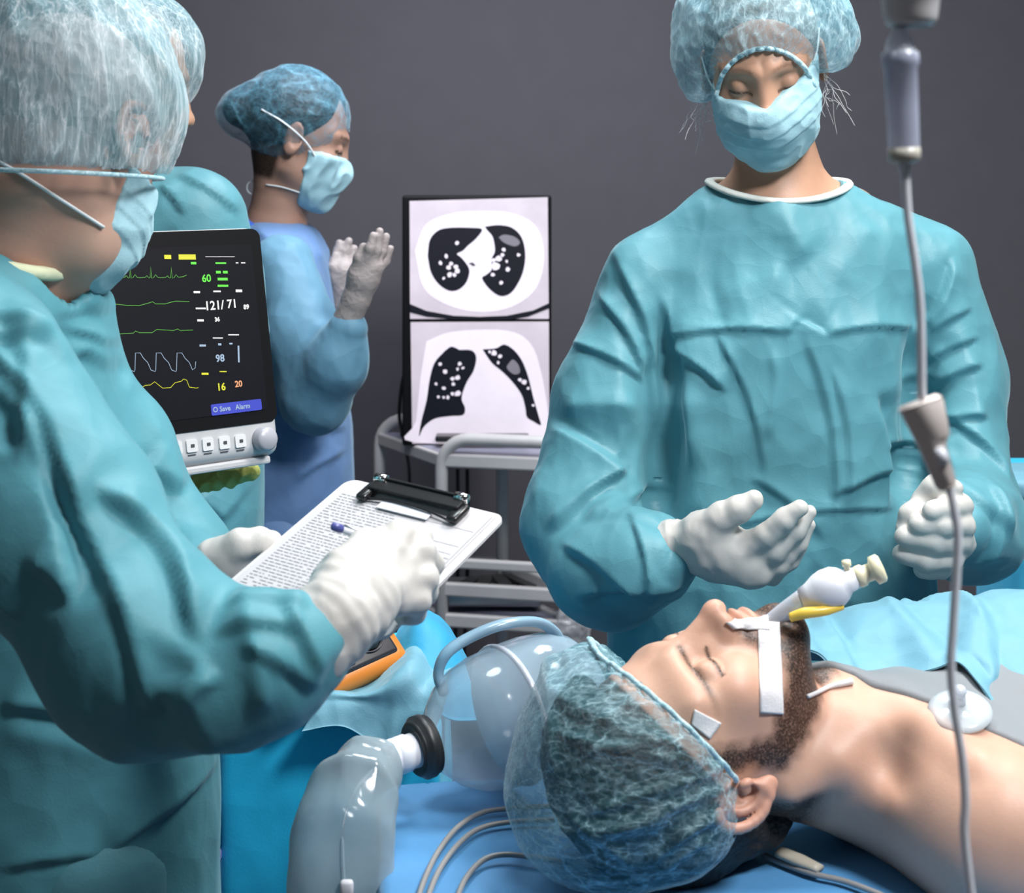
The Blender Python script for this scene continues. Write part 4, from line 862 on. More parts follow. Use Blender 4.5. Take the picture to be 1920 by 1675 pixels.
# ------------------------------------------------------------------ older man in front, writing on a clipboard
def build_man():
    root = empty('person', (-0.46, 1.58, 0), 'grey-haired person in teal gown, cap and mask seen from behind, writing on clipboard', 'person'); legs(root, -.46, 1.61, ax=(.7, -.7))
    R = frame((.40, .78, -.48), (.20, .38, .9)); sg = 1 if R[1, 0] < 0 else -1
    ear = W(243, 272, 1.50); L = Loc(ear-R[:, 0]*sg*0.082+R[:, 1]*0.010, R)
    ez = R[:, 2]*0.97-R[:, 1]*0.22; ez /= np.linalg.norm(ez); ex = R[:, 0]*sg*0.80-R[:, 1]*0.55; ex -= ez*ex.dot(ez); ex /= np.linalg.norm(ex); ey = np.cross(ez, ex); ey = ey if ey.dot(R[:, 1]) > 0 else -ey
    ER = np.stack([ex, ey, ez], 1)
    def body(P):
        d = smin(head_sdf(P, L, .97, ears=False), chain(P, [L.w((0, -0.030, -0.035)), W(45, 400, 1.53), W(-10, 540, 1.54)], [.066, .064, .075], .02), .025)
        d = smin(d, chain(P, [L.w((sg*.030, .03, -.085)), W(95, 500, 1.55)], [.03, .034], .02), .03)
        d = smin(d, cone(P, W(-200, 600, 1.56), W(60, 620, 1.62), .05, .05), .05)
        return smin(d, ear_sdf(P, ear+R[:, 0]*sg*0.002+R[:, 2]*.010, ER, .98), .004)
    V, Q = sdfmesh(body, (-.62, 1.30, 1.28), (-.16, 1.86, 1.66), .0024, 1)
    def trunk(P): return loft_z(P, [(0.6, -.47, 1.6, .12, .10), (1.0, -.47, 1.6, .10, .09), (1.3, -.50, 1.58, .10, .08)])
    V2, Q2 = sdfmesh(trunk, (-.7, 1.4, .5), (-.3, 1.8, 1.4), .009, 1)
    b = npmesh('body', np.vstack([V, V2]), np.vstack([Q, Q2+len(V)]), M['skin_m'], root); qh = L.to(V.astype(np.float32))/.97; ht = np.clip((qh[:, 2]+.030-.48*(qh[:, 1]+.01))/.006, 0, 1)*np.clip((.035-qh[:, 1])/.01, 0, 1)*(ear_sdf(V.astype(np.float32), ear, ER, 1.1) > .003); set_tint(b, np.concatenate([ht, np.zeros(len(V2))]), np.concatenate([np.clip(.25+.6*noise(V, 14, 3), 0, .35)*(1-ht), np.zeros(len(V2))]))
    def gown(P):
        d = loft_z(P, [(.30, -.46, 1.61, .180, .15), (.913, -.463, 1.61, .163, .14), (1.10, -.475, 1.60, .140, .13), (1.287, -.505, 1.58, .118, .115), (1.365, -.52, 1.57, .112, .10), (1.40, -.53, 1.56, .080, .075)])
        d = smin(d, cone(P, W(-40, 560, 1.52), W(120, 600, 1.62), .060, .046), .04)
        d = smin(d, cone(P, W(-60, 580, 1.50), W(-70, 680, 1.36), .060, .075), .05)
        la = chain(P, [W(110, 620, 1.63), W(215, 830, 1.62), W(318, 1050, 1.60)], [.045, .052, .055], .03); la = smin(la, chain(P, [W(318, 1050, 1.60), W(385, 1110, 1.50)], [.050, .036], .03), .03)
        d = smin(d, la, .02)
        ra = chain(P, [W(-60, 680, 1.36), W(110, 980, 1.29), W(280, 1230, 1.245)], [.078, .080, .074], .03)
        ra = smin(ra, chain(P, [W(280, 1230, 1.245), W(430, 1262, 1.22), W(520, 1232, 1.22), W(580, 1205, 1.225)], [.072, .056, .046, .034], .02), .035)
        d = smin(d, ra, .012)
        return smax(d, -chain(P, [W(45, 400, 1.53), W(-5, 540, 1.54)], [.068, .082], .02), .006)
    FM = [(20, 640, 230, 885, 1.36, .010, .014, 's'), (230, 885, 420, 1110, 1.30, .010, .014, 's'), (60, 655, 330, 1000, 1.42, .012, .010, 's'), (50, 500, 55, 680, 1.45, .008, .008, 'r'), (60, 600, 160, 620, 1.45, .008, .007, 's'),
          (130, 560, 200, 760, 1.5, .012, .010, 's'), (160, 620, 320, 940, 1.52, .016, -.014, 's'), (100, 560, 230, 640, 1.5, .01, .008, 's'), (230, 905, 300, 960, 1.5, .012, .008, 's'), (0, 870, 90, 800, 1.35, .012, .007, 's'),
          (0, 790, 60, 700, 1.35, .012, .007, 's'), (0, 1060, 90, 1110, 1.3, .008, .007, 's'), (60, 1150, 120, 1400, 1.27, .02, .007, 'r'), (200, 1100, 260, 1330, 1.2, .03, .008, 'r'), (340, 1330, 420, 1260, 1.18, .010, .008, 's'),
          (300, 1400, 400, 1230, 1.2, .02, -.008, 's'), (440, 1130, 500, 1320, 1.18, .010, .007, 'r'), (420, 1150, 570, 1160, 1.18, .007, .007, 's'), (410, 1190, 560, 1190, 1.18, .007, .007, 's'), (520, 1150, 590, 1270, 1.18, .008, .007, 's'), (460, 1210, 590, 1300, 1.18, .010, .007, 's'),
          (350, 1250, 400, 1420, 1.18, .016, .007, 'r'), (200, 1620, 390, 1540, 1.46, .008, .008, 's'), (0, 1330, 160, 1370, 1.46, .012, .010, 's'), (0, 1640, 180, 1630, 1.46, .007, .006, 's'), (0, 1370, 200, 1440, 1.46, .02, .008, 'r'),
          (0, 1200, 200, 1400, 1.30, .02, -.008, 's'), (330, 930, 410, 1130, 1.46, .010, .010, 's'), (0, 560, 60, 640, 1.45, .01, .008, 's')]
    def disp(V, N, Q): return V+N*(smooth_field(1.15*fold_disp(V, FM, N), Q, 2)+.0072*crumple(V, .85, 12.0))[:, None]
    V, Q = sdfmesh(gown, (-.78, 1.08, .29), (-.10, 1.80, 1.50), .0038, 1, disp); npmesh('gown', V, Q, M['gown_man'], root)
    # collar
    n0 = (W(45, 400, 1.53)-W(-5, 540, 1.54)); n0 /= np.linalg.norm(n0); c0 = W(-8, 442, 1.53); U = np.cross(n0, (0, 1, 0)); U /= np.linalg.norm(U); Vv = np.cross(n0, U)
    ring_band('collar', c0-n0*.002, .084, .084, U, Vv, .0068, M['collar_y'], root)
    def mask(P):
        q = (L.to(P)/.97).astype(np.float32); d = smin(ell(q, (0, .050, -.055), (.068, .062, .076)), sph(q, (0, .092, -.045), .034), .03)
        d = smin(d, head_sdf(P, L, .97, detail=False, ears=False)-.004, .01)
        d = smax(d, q[:, 2]+.015-.10*np.abs(q[:, 0]), .003); return smax(smax(d, -q[:, 1]+.020-.10*(q[:, 2]+.06), .004), -q[:, 2]-.128, .01)
    def md(V, N, Q):
        q = L.to(V.astype(np.float32)); pl = 0
        for z0 in (-.040, -.058, -.076): u = (q[:, 2]-z0+.1*q[:, 1]-.008)/.006; pl = pl+np.where(u > 0, np.exp(-u), -.4*np.exp(u*2))*(1-np.exp(-np.abs(u)*3))
        return V+N*(.0024*pl+.0022*ridged(V, 30, 2))[:, None]
    V, Q = sdfmesh(mask, (-.5, 1.38, 1.30), (-.20, 1.80, 1.56), .0026, 1, md); npmesh('face_mask', V, Q, M['mask'], root)
    fb = lambda P: body(P)
    st = march(fb, np.array([-20, 40, 90, 140, 192]), np.array([292, 326, 358, 390, 426])); tube('mask_strap', st+grad(fb, st, .004)*.0022, .0017, M['strap'], root, 6, 6)
    def hair(P):
        q = L.to(P)/.97; d = ell(q, (0, -.020, .036), (.082, .100, .093)); pl = np.where(q[:, 1] > .03, .0+.8*(q[:, 1]-.03)-q[:, 2], -.026+.48*(q[:, 1]+.01)-q[:, 2]); return smax(d*.97, pl, .008)
    def hd(V, N, Q): return V+N*(.0016*noise(V*np.array([1.0, 1.0, .25]), 160, 2))[:, None]
    V, Q = sdfmesh(hair, (-.62, 1.32, 1.40), (-.2, 1.86, 1.72), .0034, 1, hd); m = ear_sdf(V.astype(np.float32), ear, ER, 1.1) > .002; npmesh('hair', V, Q, M['hair_silver'], root)
    def capf(P):
        q = (L.to(P)/.97).astype(np.float32); d = smin(ell(q, (0, -.035, .052), (.112, .128, .106)), ell(q, (sg*.030, .010, .000), (.062, .072, .074)), .03); d = smin(d, ell(q, (0, -.034, -.030), (.094, .108, .070)), .03)
        return smax(d, cpl(q), .012)
    def cpl(q): return -.033+.48*(q[:, 1]+.01)-q[:, 2]
    def cd(V, N, Q):
        q = (L.to(V.astype(np.float32))/.97); an = np.arctan2(q[:, 1], q[:, 0]); g = np.exp(-np.abs(cpl(q))/.02)
        return V+N*(.0018*g*np.sin(an*40)+.004*noise(V, 16, 2)+.0028*ridged(V*np.array([1, 1, .5]), 30, 6))[:, None]
    V, Q = sdfmesh(capf, (-.66, 1.24, 1.30), (-.16, 1.88, 1.76), .0034, 1, cd)
    q = L.to(V.astype(np.float32))/.97; V, Q = keep(V, Q, (cpl(q) < -.004) & (head_sdf(V.astype(np.float32), L, .97, ears=False) > .001)); npmesh('surgical_cap', V, Q, M['cap_m'], root)
    hem('cap_hem', lambda q: smin(smin(ell(q, (0, -.035, .052), (.112, .128, .106)), ell(q, (sg*.030, .010, .000), (.062, .072, .074)), .03), ell(q, (0, -.034, -.030), (.094, .108, .070)), .03), lambda a, r: (r*math.cos(a), -.02+r*math.sin(a), -.033+.48*(-.01+r*math.sin(a))), L, .97, 0, 2*math.pi, M['hem_pale'], root, .0022, 140, -.003)
    # writing hand
    spec = [(.02, [(582, 1203, 1.225, .037), (630, 1160, 1.235, .033), (664, 1122, 1.265, .031)]), (.015, [(665, 1115, 1.27, .030), (708, 1082, 1.295, .018)]), (.015, [(660, 1105, 1.27, .029), (702, 1062, 1.30, .018)]),
            (.015, [(675, 1130, 1.265, .027), (722, 1108, 1.285, .015)]),
            (.008, [(636, 1122, 1.240, .022), (648, 1066, 1.262, .0145), (682, 1022, 1.300, .0120), (712, 1012, 1.32, .0095)]),
            (.005, [(714, 1058, 1.30, .0165), (748, 1010, 1.325, .0140), (784, 1012, 1.345, .0118), (790, 1030, 1.355, .0095)]),
            (.005, [(736, 1076, 1.305, .0160), (786, 1036, 1.325, .0130), (806, 1058, 1.345, .0112), (796, 1082, 1.355, .0096)]),
            (.005, [(744, 1100, 1.30, .0155), (794, 1084, 1.315, .0120), (796, 1110, 1.335, .0105), (778, 1124, 1.345, .0092)]),
            (.005, [(744, 1124, 1.295, .0145), (780, 1124, 1.305, .0112), (774, 1148, 1.320, .0100), (758, 1152, 1.33, .0088)])]
    def gv(P): return hand_px(P, spec, 1.3)
    def gd(V, N, Q):
        a = W(580, 1203, 1.225); b = W(720, 1080, 1.29); t = (V-a) @ (b-a)/((b-a) @ (b-a)); wr = np.clip(1.1-t, 0, 1)*np.clip(t+.3, 0, 1)
        perp = V-a-np.outer(t, b-a); ang = np.arctan2(perp[:, 1], perp[:, 2])
        return V+N*(0.0006*wr*np.sin(ang*1.2+t*44+2.0*noise(V, 30, 1))+.0009*ridged(V, 40, 3)*(.5+wr)+.0008*noise(V, 70, 2))[:, None]
    V, Q = sdfmesh(gv, (-.24, 1.16, 1.06), (-.04, 1.40, 1.26), .0019, 1, gd); npmesh('glove', V, Q, M['glove'], root)
    # holding hand: thumb on the board, fingers below it
    spec2 = [(.02, [(372, 1120, 1.52, .032), (412, 1075, 1.49, .030), (440, 1062, 1.485, .024)]), (.010, [(405, 1052, 1.475, .020), (450, 1024, 1.47, .0155), (485, 1018, 1.475, .0135), (508, 1016, 1.485, .0105)]),
             (.008, [(430, 1080, 1.52, .018), (500, 1080, 1.55, .011), (540, 1068, 1.545, .009)]), (.008, [(430, 1060, 1.53, .018), (500, 1060, 1.565, .011), (545, 1045, 1.56, .009)]),
             (.008, [(420, 1100, 1.51, .017), (480, 1100, 1.535, .010), (520, 1092, 1.53, .009)]), (.008, [(420, 1110, 1.50, .015), (465, 1115, 1.515, .009), (500, 1110, 1.51, .008)])]
    def g2(P): return hand_px(P, spec2, 1.3)
    V, Q = sdfmesh(g2, (-.34, 1.40, 1.06), (-.16, 1.60, 1.20), .0020, 1, wrap_disp(.0012, 55)); npmesh('glove', V, Q, M['glove'], root)
build_man()
# ------------------------------------------------------------------ clipboard, pen
def build_clipboard():
    TL, TR = W(655, 897, 1.56), W(950, 968, 1.46); d = np.array([-.525, -.753, -.364]); d /= np.linalg.norm(d); wd = float(np.linalg.norm(TR-TL)); x = (TR-TL)/wd; d = d-x*x.dot(d); d /= np.linalg.norm(d); n = np.cross(x, d); n = n if n[2] > 0 else -n
    H = .19; r = empty('clipboard', TL+x*wd/2+d*H/2, 'white clipboard with a printed form under a black clip, held by the man in front', 'clipboard')
    def pt(u, v, h=0): return TL+x*u+d*v+n*h
    def slab(name, u0, u1, v0, v1, h0, h1, rad, mat, parent=r):
        c = []
        for cu, cv, a0 in ((u1-rad, v0+rad, -90), (u1-rad, v1-rad, 0), (u0+rad, v1-rad, 90), (u0+rad, v0+rad, 180)):
            for a in np.linspace(a0, a0+90, 7): c.append((cu+rad*math.cos(math.radians(a)), cv+rad*math.sin(math.radians(a))))
        m = len(c); V = [pt(a, b, h1) for a, b in c]+[pt(a, b, h0) for a, b in c]; Fc = [tuple(range(m)), tuple(range(2*m-1, m-1, -1))]+[(i, i+m, (i+1) % m+m, (i+1) % m) for i in range(m)]
        bm = bmesh.new(); vs = [bm.verts.new(v) for v in V]; [bm.faces.new([vs[i] for i in f]) for f in Fc]; return bmobj(name, bm, mat, parent, False)
    slab('board', 0, wd, 0, H, -.003, 0, .012, M['board']); pp = slab('paper', .005, wd-.008, .006, H-.002, .0002, .0012, .0015, M['paper'])
    # lines of print on the form
    rr = np.random.RandomState(3); V = []; Fc = []
    def bar(u0, u1, v0, v1, hgt=.0016):
        o = len(V); V.extend([pt(u0, v0, hgt), pt(u1, v0, hgt), pt(u1, v1, hgt), pt(u0, v1, hgt)]); Fc.append((o, o+1, o+2, o+3))
    v = .026
    while v < H-.006:
        u = .012
        while u < wd*(.62 if v > .04 else .45):
            l = .002+.006*rr.rand(); bar(u, u+l, v, v+.0009); u += l+.0014+(.006*rr.rand() if rr.rand() < .12 else 0)
        if v > .075:
            u = wd*.64
            while u < wd*.93: l = .002+.005*rr.rand(); bar(u, u+l, v, v+.0008); u += l+.0016
        v += .0042
    for v in (.034, .058, .070, .100): bar(wd*.63, wd-.014, v, v+.0005)
    bar(wd*.63, wd*.632, .030, .072); bar(wd-.011, wd-.0102, .008, H-.02)
    mesh('print', V, Fc, M['ink'], pp, False)
    # clip
    cu = wd*.50; hw = wd*.285
    c = bmesh.new(); Rm = Matrix((x, d, n)).transposed()
    bm_box(c, pt(cu, .012, .010), (2*hw, .016, .004), Rm, .0015); bm_box(c, pt(cu, .004, .008), (2*hw, .003, .013), Rm, .001); cl = bmobj('clip', c, M['black'], r, False)
    for s in (-1, 1):
        e = bmesh.new(); bm_box(e, pt(cu+s*hw, .020, .006), (.012, .026, .007), Rm, .003); bmobj('clip_foot', e, M['black'], cl)
        tube('spring_end', [pt(cu+s*(hw-.012), .004, .012), pt(cu+s*(hw+.001), .004, .012)], .0045, M['chrome'], cl, 14)
    tube('clip_wire', [pt(cu-hw+.004, .028, .004), pt(cu-.02, .024, .006), pt(cu+.02, .026, .006), pt(cu+hw-.004, .030, .004)], .0012, M['black'], cl, 8, 5)
    box('clip_label', pt(cu-.002, .030, .0035), (hw*1.1, .012, .0012), M['white_plastic'], cl, Rm)
    pr = empty('pen', W(690, 1010, 1.35), 'slim white pen with a blue end held above the form', 'pen')
    a, b = W(622, 986, 1.36), W(775, 1040, 1.40); e = (b-a)/np.linalg.norm(b-a)
    lathe('barrel', [(.0001, 0), (.0028, .002), (.0032, .012), (.0036, .03), (.0036, .085), (.002, .098)], a, b-a, M['white_plastic'], pr, 14)
    lathe('end_cap', [(.0001, -.001), (.0036, .001), (.0040, .006), (.0036, .010), (.003, .011)], a, b-a, M['pen_blue'], pr, 14)
    tube('pen_clip', [a+e*.014+n*.005, a+e*.045+n*.0055], .001, M['chrome'], pr, 6)
build_clipboard()
# ------------------------------------------------------------------ colleague behind the monitor
def build_colleague():
    root = empty('person', (-.52, 2.36, 0), 'mostly hidden person in teal gown and white cap behind the older man and monitor', 'person'); legs(root, -.50, 2.36)
    R = frame((.93, .25, -.25), (.25, .05, .96)); sg = 1 if R[1, 0] < 0 else -1; L = Loc(W(226, 150, 2.34), R)
    def body(P):
        d = smin(head_sdf(P, L, 1.0), chain(P, [L.w((0, -.02, -.04)), W(170, 300, 2.36), W(180, 400, 2.36)], [.06, .06, .07], .02), .02); return smin(d, cone(P, W(90, 430, 2.36), W(300, 430, 2.36), .04, .04), .05)
    V, Q = sdfmesh(body, (-.78, 2.15, 1.30), (-.36, 2.55, 1.80), .004, 1)
    def trunk(P): return loft_z(P, [(0.6, -.50, 2.36, .10, .08), (1.38, -.52, 2.36, .12, .07)])
    V2, Q2 = sdfmesh(trunk, (-.75, 2.2, .5), (-.3, 2.5, 1.45), .010, 1)
    b = npmesh('body', np.vstack([V, V2]), np.vstack([Q, Q2+len(V)]), M['skin_w'], root); set_tint(b, np.zeros(len(V)+len(V2)))
    def gown(P):
        d = loft_z(P, [(.3, -.50, 2.36, .16, .13), (.95, -.50, 2.36, .13, .12), (1.25, -.51, 2.36, .15, .11), (1.36, -.52, 2.36, .14, .09), (1.42, -.52, 2.36, .10, .075)])
        d = smin(d, chain(P, [W(210, 392, 2.36), W(362, 410, 2.35), W(390, 520, 2.34), W(380, 760, 2.34), W(250, 830, 2.22)], [.075, .068, .064, .058, .05], .03), .03); d = smin(d, chain(P, [W(170, 392, 2.36), W(30, 425, 2.38), W(10, 700, 2.38)], [.07, .066, .055], .03), .03)
        return smax(d, -chain(P, [W(170, 300, 2.36), W(180, 385, 2.36)], [.066, .074], .02), .006)
    FO = [(330, 330, 440, 400, 2.3, .008, .007, 's'), (300, 350, 350, 400, 2.3, .008, .006, 's'), (345, 950, 400, 1000, 2.2, .012, .01, 's')]
    V, Q = sdfmesh(gown, (-.90, 2.1, .29), (-.33, 2.54, 1.52), .006, 1, lambda V, N, Q: V+N*(fold_disp(V, FO, N)+.005*crumple(V, 1, 30))[:, None]); npmesh('gown', V, Q, M['gown'], root)
    def capf(P):
        q = L.to(P); d = smin(ell(q, (0, -.03, .05), (.108, .125, .10)), ell(q, (sg*.03, .05, .03), (.07, .06, .075)), .03)
        return smax(d, -.040+.35*np.maximum(q[:, 1]-.03, 0)-q[:, 2], .01)
    V, Q = sdfmesh(capf, (-.75, 2.12, 1.45), (-.34, 2.56, 1.80), .0038, 1, lambda V, N, Q: V+N*(.004*noise(V, 18)+.003*ridged(V*np.array([1, 1, .5]), 28))[:, None])
    V, Q = keep(V, Q, head_sdf(V.astype(np.float32), L, 1.0, ears=False) > .002); npmesh('surgical_cap', V, Q, M['cap_m'], root)
    def hair(P):
        q = L.to(P); d = ell(q, (0, -.020, .036), (.080, .098, .091)); pl = np.where(q[:, 1] > .02, .035+.5*(q[:, 1]-.02)-q[:, 2], -.050-q[:, 2]); return smax(d, pl, .008)
    V, Q = sdfmesh(hair, (-.75, 2.12, 1.45), (-.34, 2.56, 1.80), .005, 1); npmesh('hair', V, Q, M['hair_silver'], root)
build_colleague()
# ------------------------------------------------------------------ woman in blue at the back, in profile
def build_back_woman():
    root = empty('person', (-.41, 2.97, 0), 'dark-haired person in blue gown, blurred in profile at the rear, raising gloved hands', 'person'); legs(root, -.42, 2.98, ax=(0, 1), mat=M['gown_blue'])
    R = frame((.93, .16, -.30), (.30, .05, .95)); sg = 1 if R[1, 0] < 0 else -1; L = Loc(W(558, 260, 2.95), R)
    def body(P):
        d = smin(head_sdf(P, L, .96, nose=.9), chain(P, [L.w((0, -.025, -.035)), W(528, 360, 2.96), W(515, 440, 2.97)], [.050, .047, .062], .02), .02); return smin(d, cone(P, W(470, 500, 3.04), W(525, 500, 2.90), .04, .04), .04)
    V, Q = sdfmesh(body, (-.60, 2.72, 1.28), (-.26, 3.16, 1.70), .0034, 1)
    def trunk(P): return loft_z(P, [(0.6, -.41, 2.97, .10, .12), (1.0, -.40, 2.97, .08, .12), (1.30, -.41, 2.97, .07, .12)])
    V2, Q2 = sdfmesh(trunk, (-.6, 2.7, .5), (-.25, 3.2, 1.4), .010, 1)
    b = npmesh('body', np.vstack([V, V2]), np.vstack([Q, Q2+len(V)]), M['skin_b'], root)
    q = L.to(V.astype(np.float32))/.96; s = np.abs(q[:, 0]); lash = (np.abs(q[:, 2]+.003) < .0035)*(np.abs(s-.033) < .016)*(q[:, 1] > .05); brow = (np.abs(q[:, 2]-.026) < .0035)*(s > .01)*(s < .05)*(q[:, 1] > .05)
    nape = np.clip((-.02-q[:, 1])/.01, 0, 1)*np.clip((q[:, 2]+.095)/.01, 0, 1)*(ln(q) < .15)
    set_tint(b, np.concatenate([np.clip(lash*.9+brow*.6+nape, 0, 1), np.zeros(len(V2))]))
    def gown(P):
        d = loft_z(P, [(.3, -.42, 2.98, .17, .17), (.80, -.425, 2.98, .135, .155), (1.0, -.42, 2.98, .120, .15), (1.2, -.425, 2.97, .100, .145), (1.33, -.43, 2.97, .090, .13), (1.385, -.435, 2.97, .065, .08)])
        return smin(d, chain(P, [W(500, 480, 2.88), W(540, 540, 2.87)], [.035, .040], .03), .04)
    FB = [(460, 420, 620, 620, 2.85, .012, .008, 's'), (540, 480, 580, 640, 2.85, .012, .008, 's'), (520, 560, 530, 760, 2.85, .012, .01, 's'), (560, 900, 640, 860, 2.85, .012, .008, 's'), (500, 780, 640, 820, 2.85, .012, .008, 's')]
    V, Q = sdfmesh(gown, (-.64, 2.72, .29), (-.18, 3.2, 1.46), .006, 1, lambda V, N, Q: V+N*(fold_disp(V, FB, N)+.005*crumple(V, 1, 50))[:, None]); npmesh('gown', V, Q, M['gown_blue'], root)
    def sl(P):
        d = chain(P, [W(530, 500, 2.84), W(570, 640, 2.79), W(592, 745, 2.76)], [.058, .064, .058], .03); d = smin(d, chain(P, [W(592, 745, 2.76), W(628, 680, 2.72), W(652, 615, 2.70)], [.056, .050, .034], .03), .03)
        return d
    V, Q = sdfmesh(sl, (-.50, 2.60, 1.0), (-.22, 2.94, 1.38), .0045, 1, lambda V, N, Q: V+N*(.006*crumple(V, 1.3, 60))[:, None]); npmesh('sleeve', V, Q, M['gown_pale'], root)
    def sr(P): return chain(P, [W(560, 560, 3.06), W(610, 690, 3.02), W(640, 600, 2.98)], [.04, .045, .03], .03)
    V, Q = sdfmesh(sr, (-.50, 2.9, 1.0), (-.22, 3.14, 1.38), .006, 1); npmesh('sleeve', V, Q, M['gown_blue'], root)
    near = [(.02, [(645, 612, 2.70, .024), (668, 560, 2.69, .024), (682, 522, 2.685, .026)]), (.012, [(682, 518, 2.685, .026), (696, 500, 2.68, .021)]),
            (.004, [(694, 502, 2.675, .012), (706, 470, 2.67, .0085), (712, 434, 2.67, .0066)]), (.004, [(700, 502, 2.69, .012), (716, 472, 2.69, .0085), (724, 444, 2.69, .0066)]), (.004, [(684, 496, 2.67, .012), (694, 466, 2.66, .0085), (700, 442, 2.66, .0066)]),
            (.004, [(704, 508, 2.70, .011), (722, 490, 2.71, .008), (732, 466, 2.71, .006)]), (.006, [(672, 512, 2.68, .016), (674, 484, 2.67, .010), (682, 464, 2.67, .008)])]
    far = [(.02, [(640, 600, 2.98, .022), (642, 540, 2.97, .023), (642, 510, 2.97, .028)]), (.008, [(635, 505, 2.97, .013), (634, 470, 2.97, .009), (636, 456, 2.97, .007)]), (.008, [(645, 505, 2.97, .013), (648, 470, 2.97, .009), (654, 452, 2.97, .007)]),
           (.008, [(650, 510, 2.98, .013), (660, 480, 2.98, .009), (664, 466, 2.98, .007)]), (.008, [(630, 515, 2.96, .012), (626, 490, 2.96, .008), (628, 480, 2.96, .006)]), (.008, [(632, 525, 2.96, .014), (624, 508, 2.96, .009), (622, 500, 2.95, .007)])]
    for sp in (near, far):
        f = lambda P: hand_px(P, sp, 2.9); zc = W(680 if sp is near else 645, 530, sp[0][1][0][2])
        V, Q = sdfmesh(f, zc-np.array([.09, .08, .12]), zc+np.array([.09, .10, .12]), .003, 1); npmesh('glove', V, Q, M['glove_dull'], root)
    def mask(P):
        q = (L.to(P)/.96).astype(np.float32); d = smin(ell(q, (0, .046, -.055), (.062, .060, .070)), sph(q, (0, .090, -.042), .030), .03)
        d = smax(smin(d, head_sdf(P, L, .96, detail=False, ears=False)-.004, .01), q[:, 2]+.012+.05*np.abs(q[:, 0]), .003); return smax(smax(d, -q[:, 1]+.028-.15*(q[:, 2]+.06), .004), -q[:, 2]-.125, .01)
    V, Q = sdfmesh(mask, (-.48, 2.78, 1.34), (-.24, 3.1, 1.54), .003, 1, lambda V, N, Q: V+N*(.004*ridged(V, 28, 2))[:, None]); npmesh('face_mask', V, Q, M['mask'], root)
    def hair(P):
        q = L.to(P)/.96; d = ell(q, (0, -.020, .036), (.080, .098, .091)); d = smin(d, ell(q, (0, -.118, .020), (.036, .036, .034)), .02); pl = np.where(q[:, 1] > -.01, -.042+.50*np.maximum(q[:, 1], 0)-q[:, 2], -.070-q[:, 2]); return smax(d, pl, .008)
    V, Q = sdfmesh(hair, (-.62, 2.74, 1.36), (-.24, 3.16, 1.72), .004, 1); npmesh('hair', V, Q, M['hair_dark'], root)
    def capf(P):
        q = L.to(P)/.96; d = smin(ell(q, (0, -.018, .036), (.092, .106, .100)), ell(q, (0, -.125, .014), (.042, .038, .042)), .045); return smax(d, -.050+.50*np.maximum(q[:, 1]-.0, 0)-q[:, 2], .008)
    V, Q = sdfmesh(capf, (-.64, 2.74, 1.36), (-.24, 3.16, 1.72), .0034, 1, lambda V, N, Q: V+N*(.0035*ridged(V, 24))[:, None])
    V, Q = keep(V, Q, head_sdf(V.astype(np.float32), L, .96, ears=False) > .002); npmesh('surgical_cap', V, Q, M['cap_b'], root)
    fh = lambda P: np.minimum(capf(P), body(P))
    s1 = march(fh, np.array([492, 530, 570, 595]), np.array([206, 228, 262, 300]), 2.2, 3.4); tube('mask_strap', s1+grad(fh, s1, .004)*.003, .0018, M['strap'], root, 6, 5)
    s2 = march(fh, np.array([478, 500, 530, 570]), np.array([342, 346, 350, 362]), 2.2, 3.4); tube('lower_strap', s2[1:]+grad(fh, s2[1:], .004)*.003, .0014, M['strap'], root, 6, 5)
    c = W(476, 352, 2.95); tube('strap_bow', [c+np.array([.013*math.cos(a), 0, .013*math.sin(a)]) for a in np.linspace(.6, 5.9, 16)], .0014, M['strap'], root, 6)
    def un(P): return smax(loft_z(P, [(1.30, -.455, 2.99, .08, .11), (1.405, -.455, 2.985, .055, .07)]), -chain(P, [W(528, 360, 2.96), W(515, 440, 2.97)], [.052, .066], .01), .004)
    V, Q = sdfmesh(un, (-.6, 2.8, 1.28), (-.3, 3.16, 1.44), .005, 1); npmesh('scrub_collar', V, Q, M['deep_blue'], root)
build_back_woman()
# ------------------------------------------------------------------ bedside monitor
def on_plane(px, py, o, n):
    d = np.array([(px-CX)/F, 1.0, -(py-HY)/F]); c = np.array([0, 0, CZ]); return c+d*((np.asarray(o)-c) @ n)/(d @ n)
def textmesh(name, s, o, x, y, size, mat, parent, align='LEFT', bold=0.0):
    cu = bpy.data.curves.new('t', 'FONT'); cu.body = s; cu.size = size; cu.align_x = align; cu.offset = bold; cu.resolution_u = 3
    t = bpy.data.objects.new('t', cu); COL.objects.link(t); me = bpy.data.meshes.new_from_object(t); bpy.data.objects.remove(t); bpy.data.curves.remove(cu); me.name = name
    x = Vector(x).normalized(); y = Vector(y).normalized(); z = x.cross(y); Mx = Matrix((x, y, z)).transposed().to_4x4(); Mx.translation = Vector(o); me.transform(Mx)
    return link(name, me, mat, parent)
def ribbon(pts, wd, nrm):
    P = np.asarray(pts, float); V = []; Fc = []
    T = np.gradient(P, axis=0)
    for p, t in zip(P, T):
        s = np.cross(nrm, t); s /= np.linalg.norm(s)+1e-12; V += [p-s*wd/2, p+s*wd/2]
    for i in range(len(P)-1): Fc.append((2*i, 2*i+1, 2*i+3, 2*i+2))
    return V, Fc
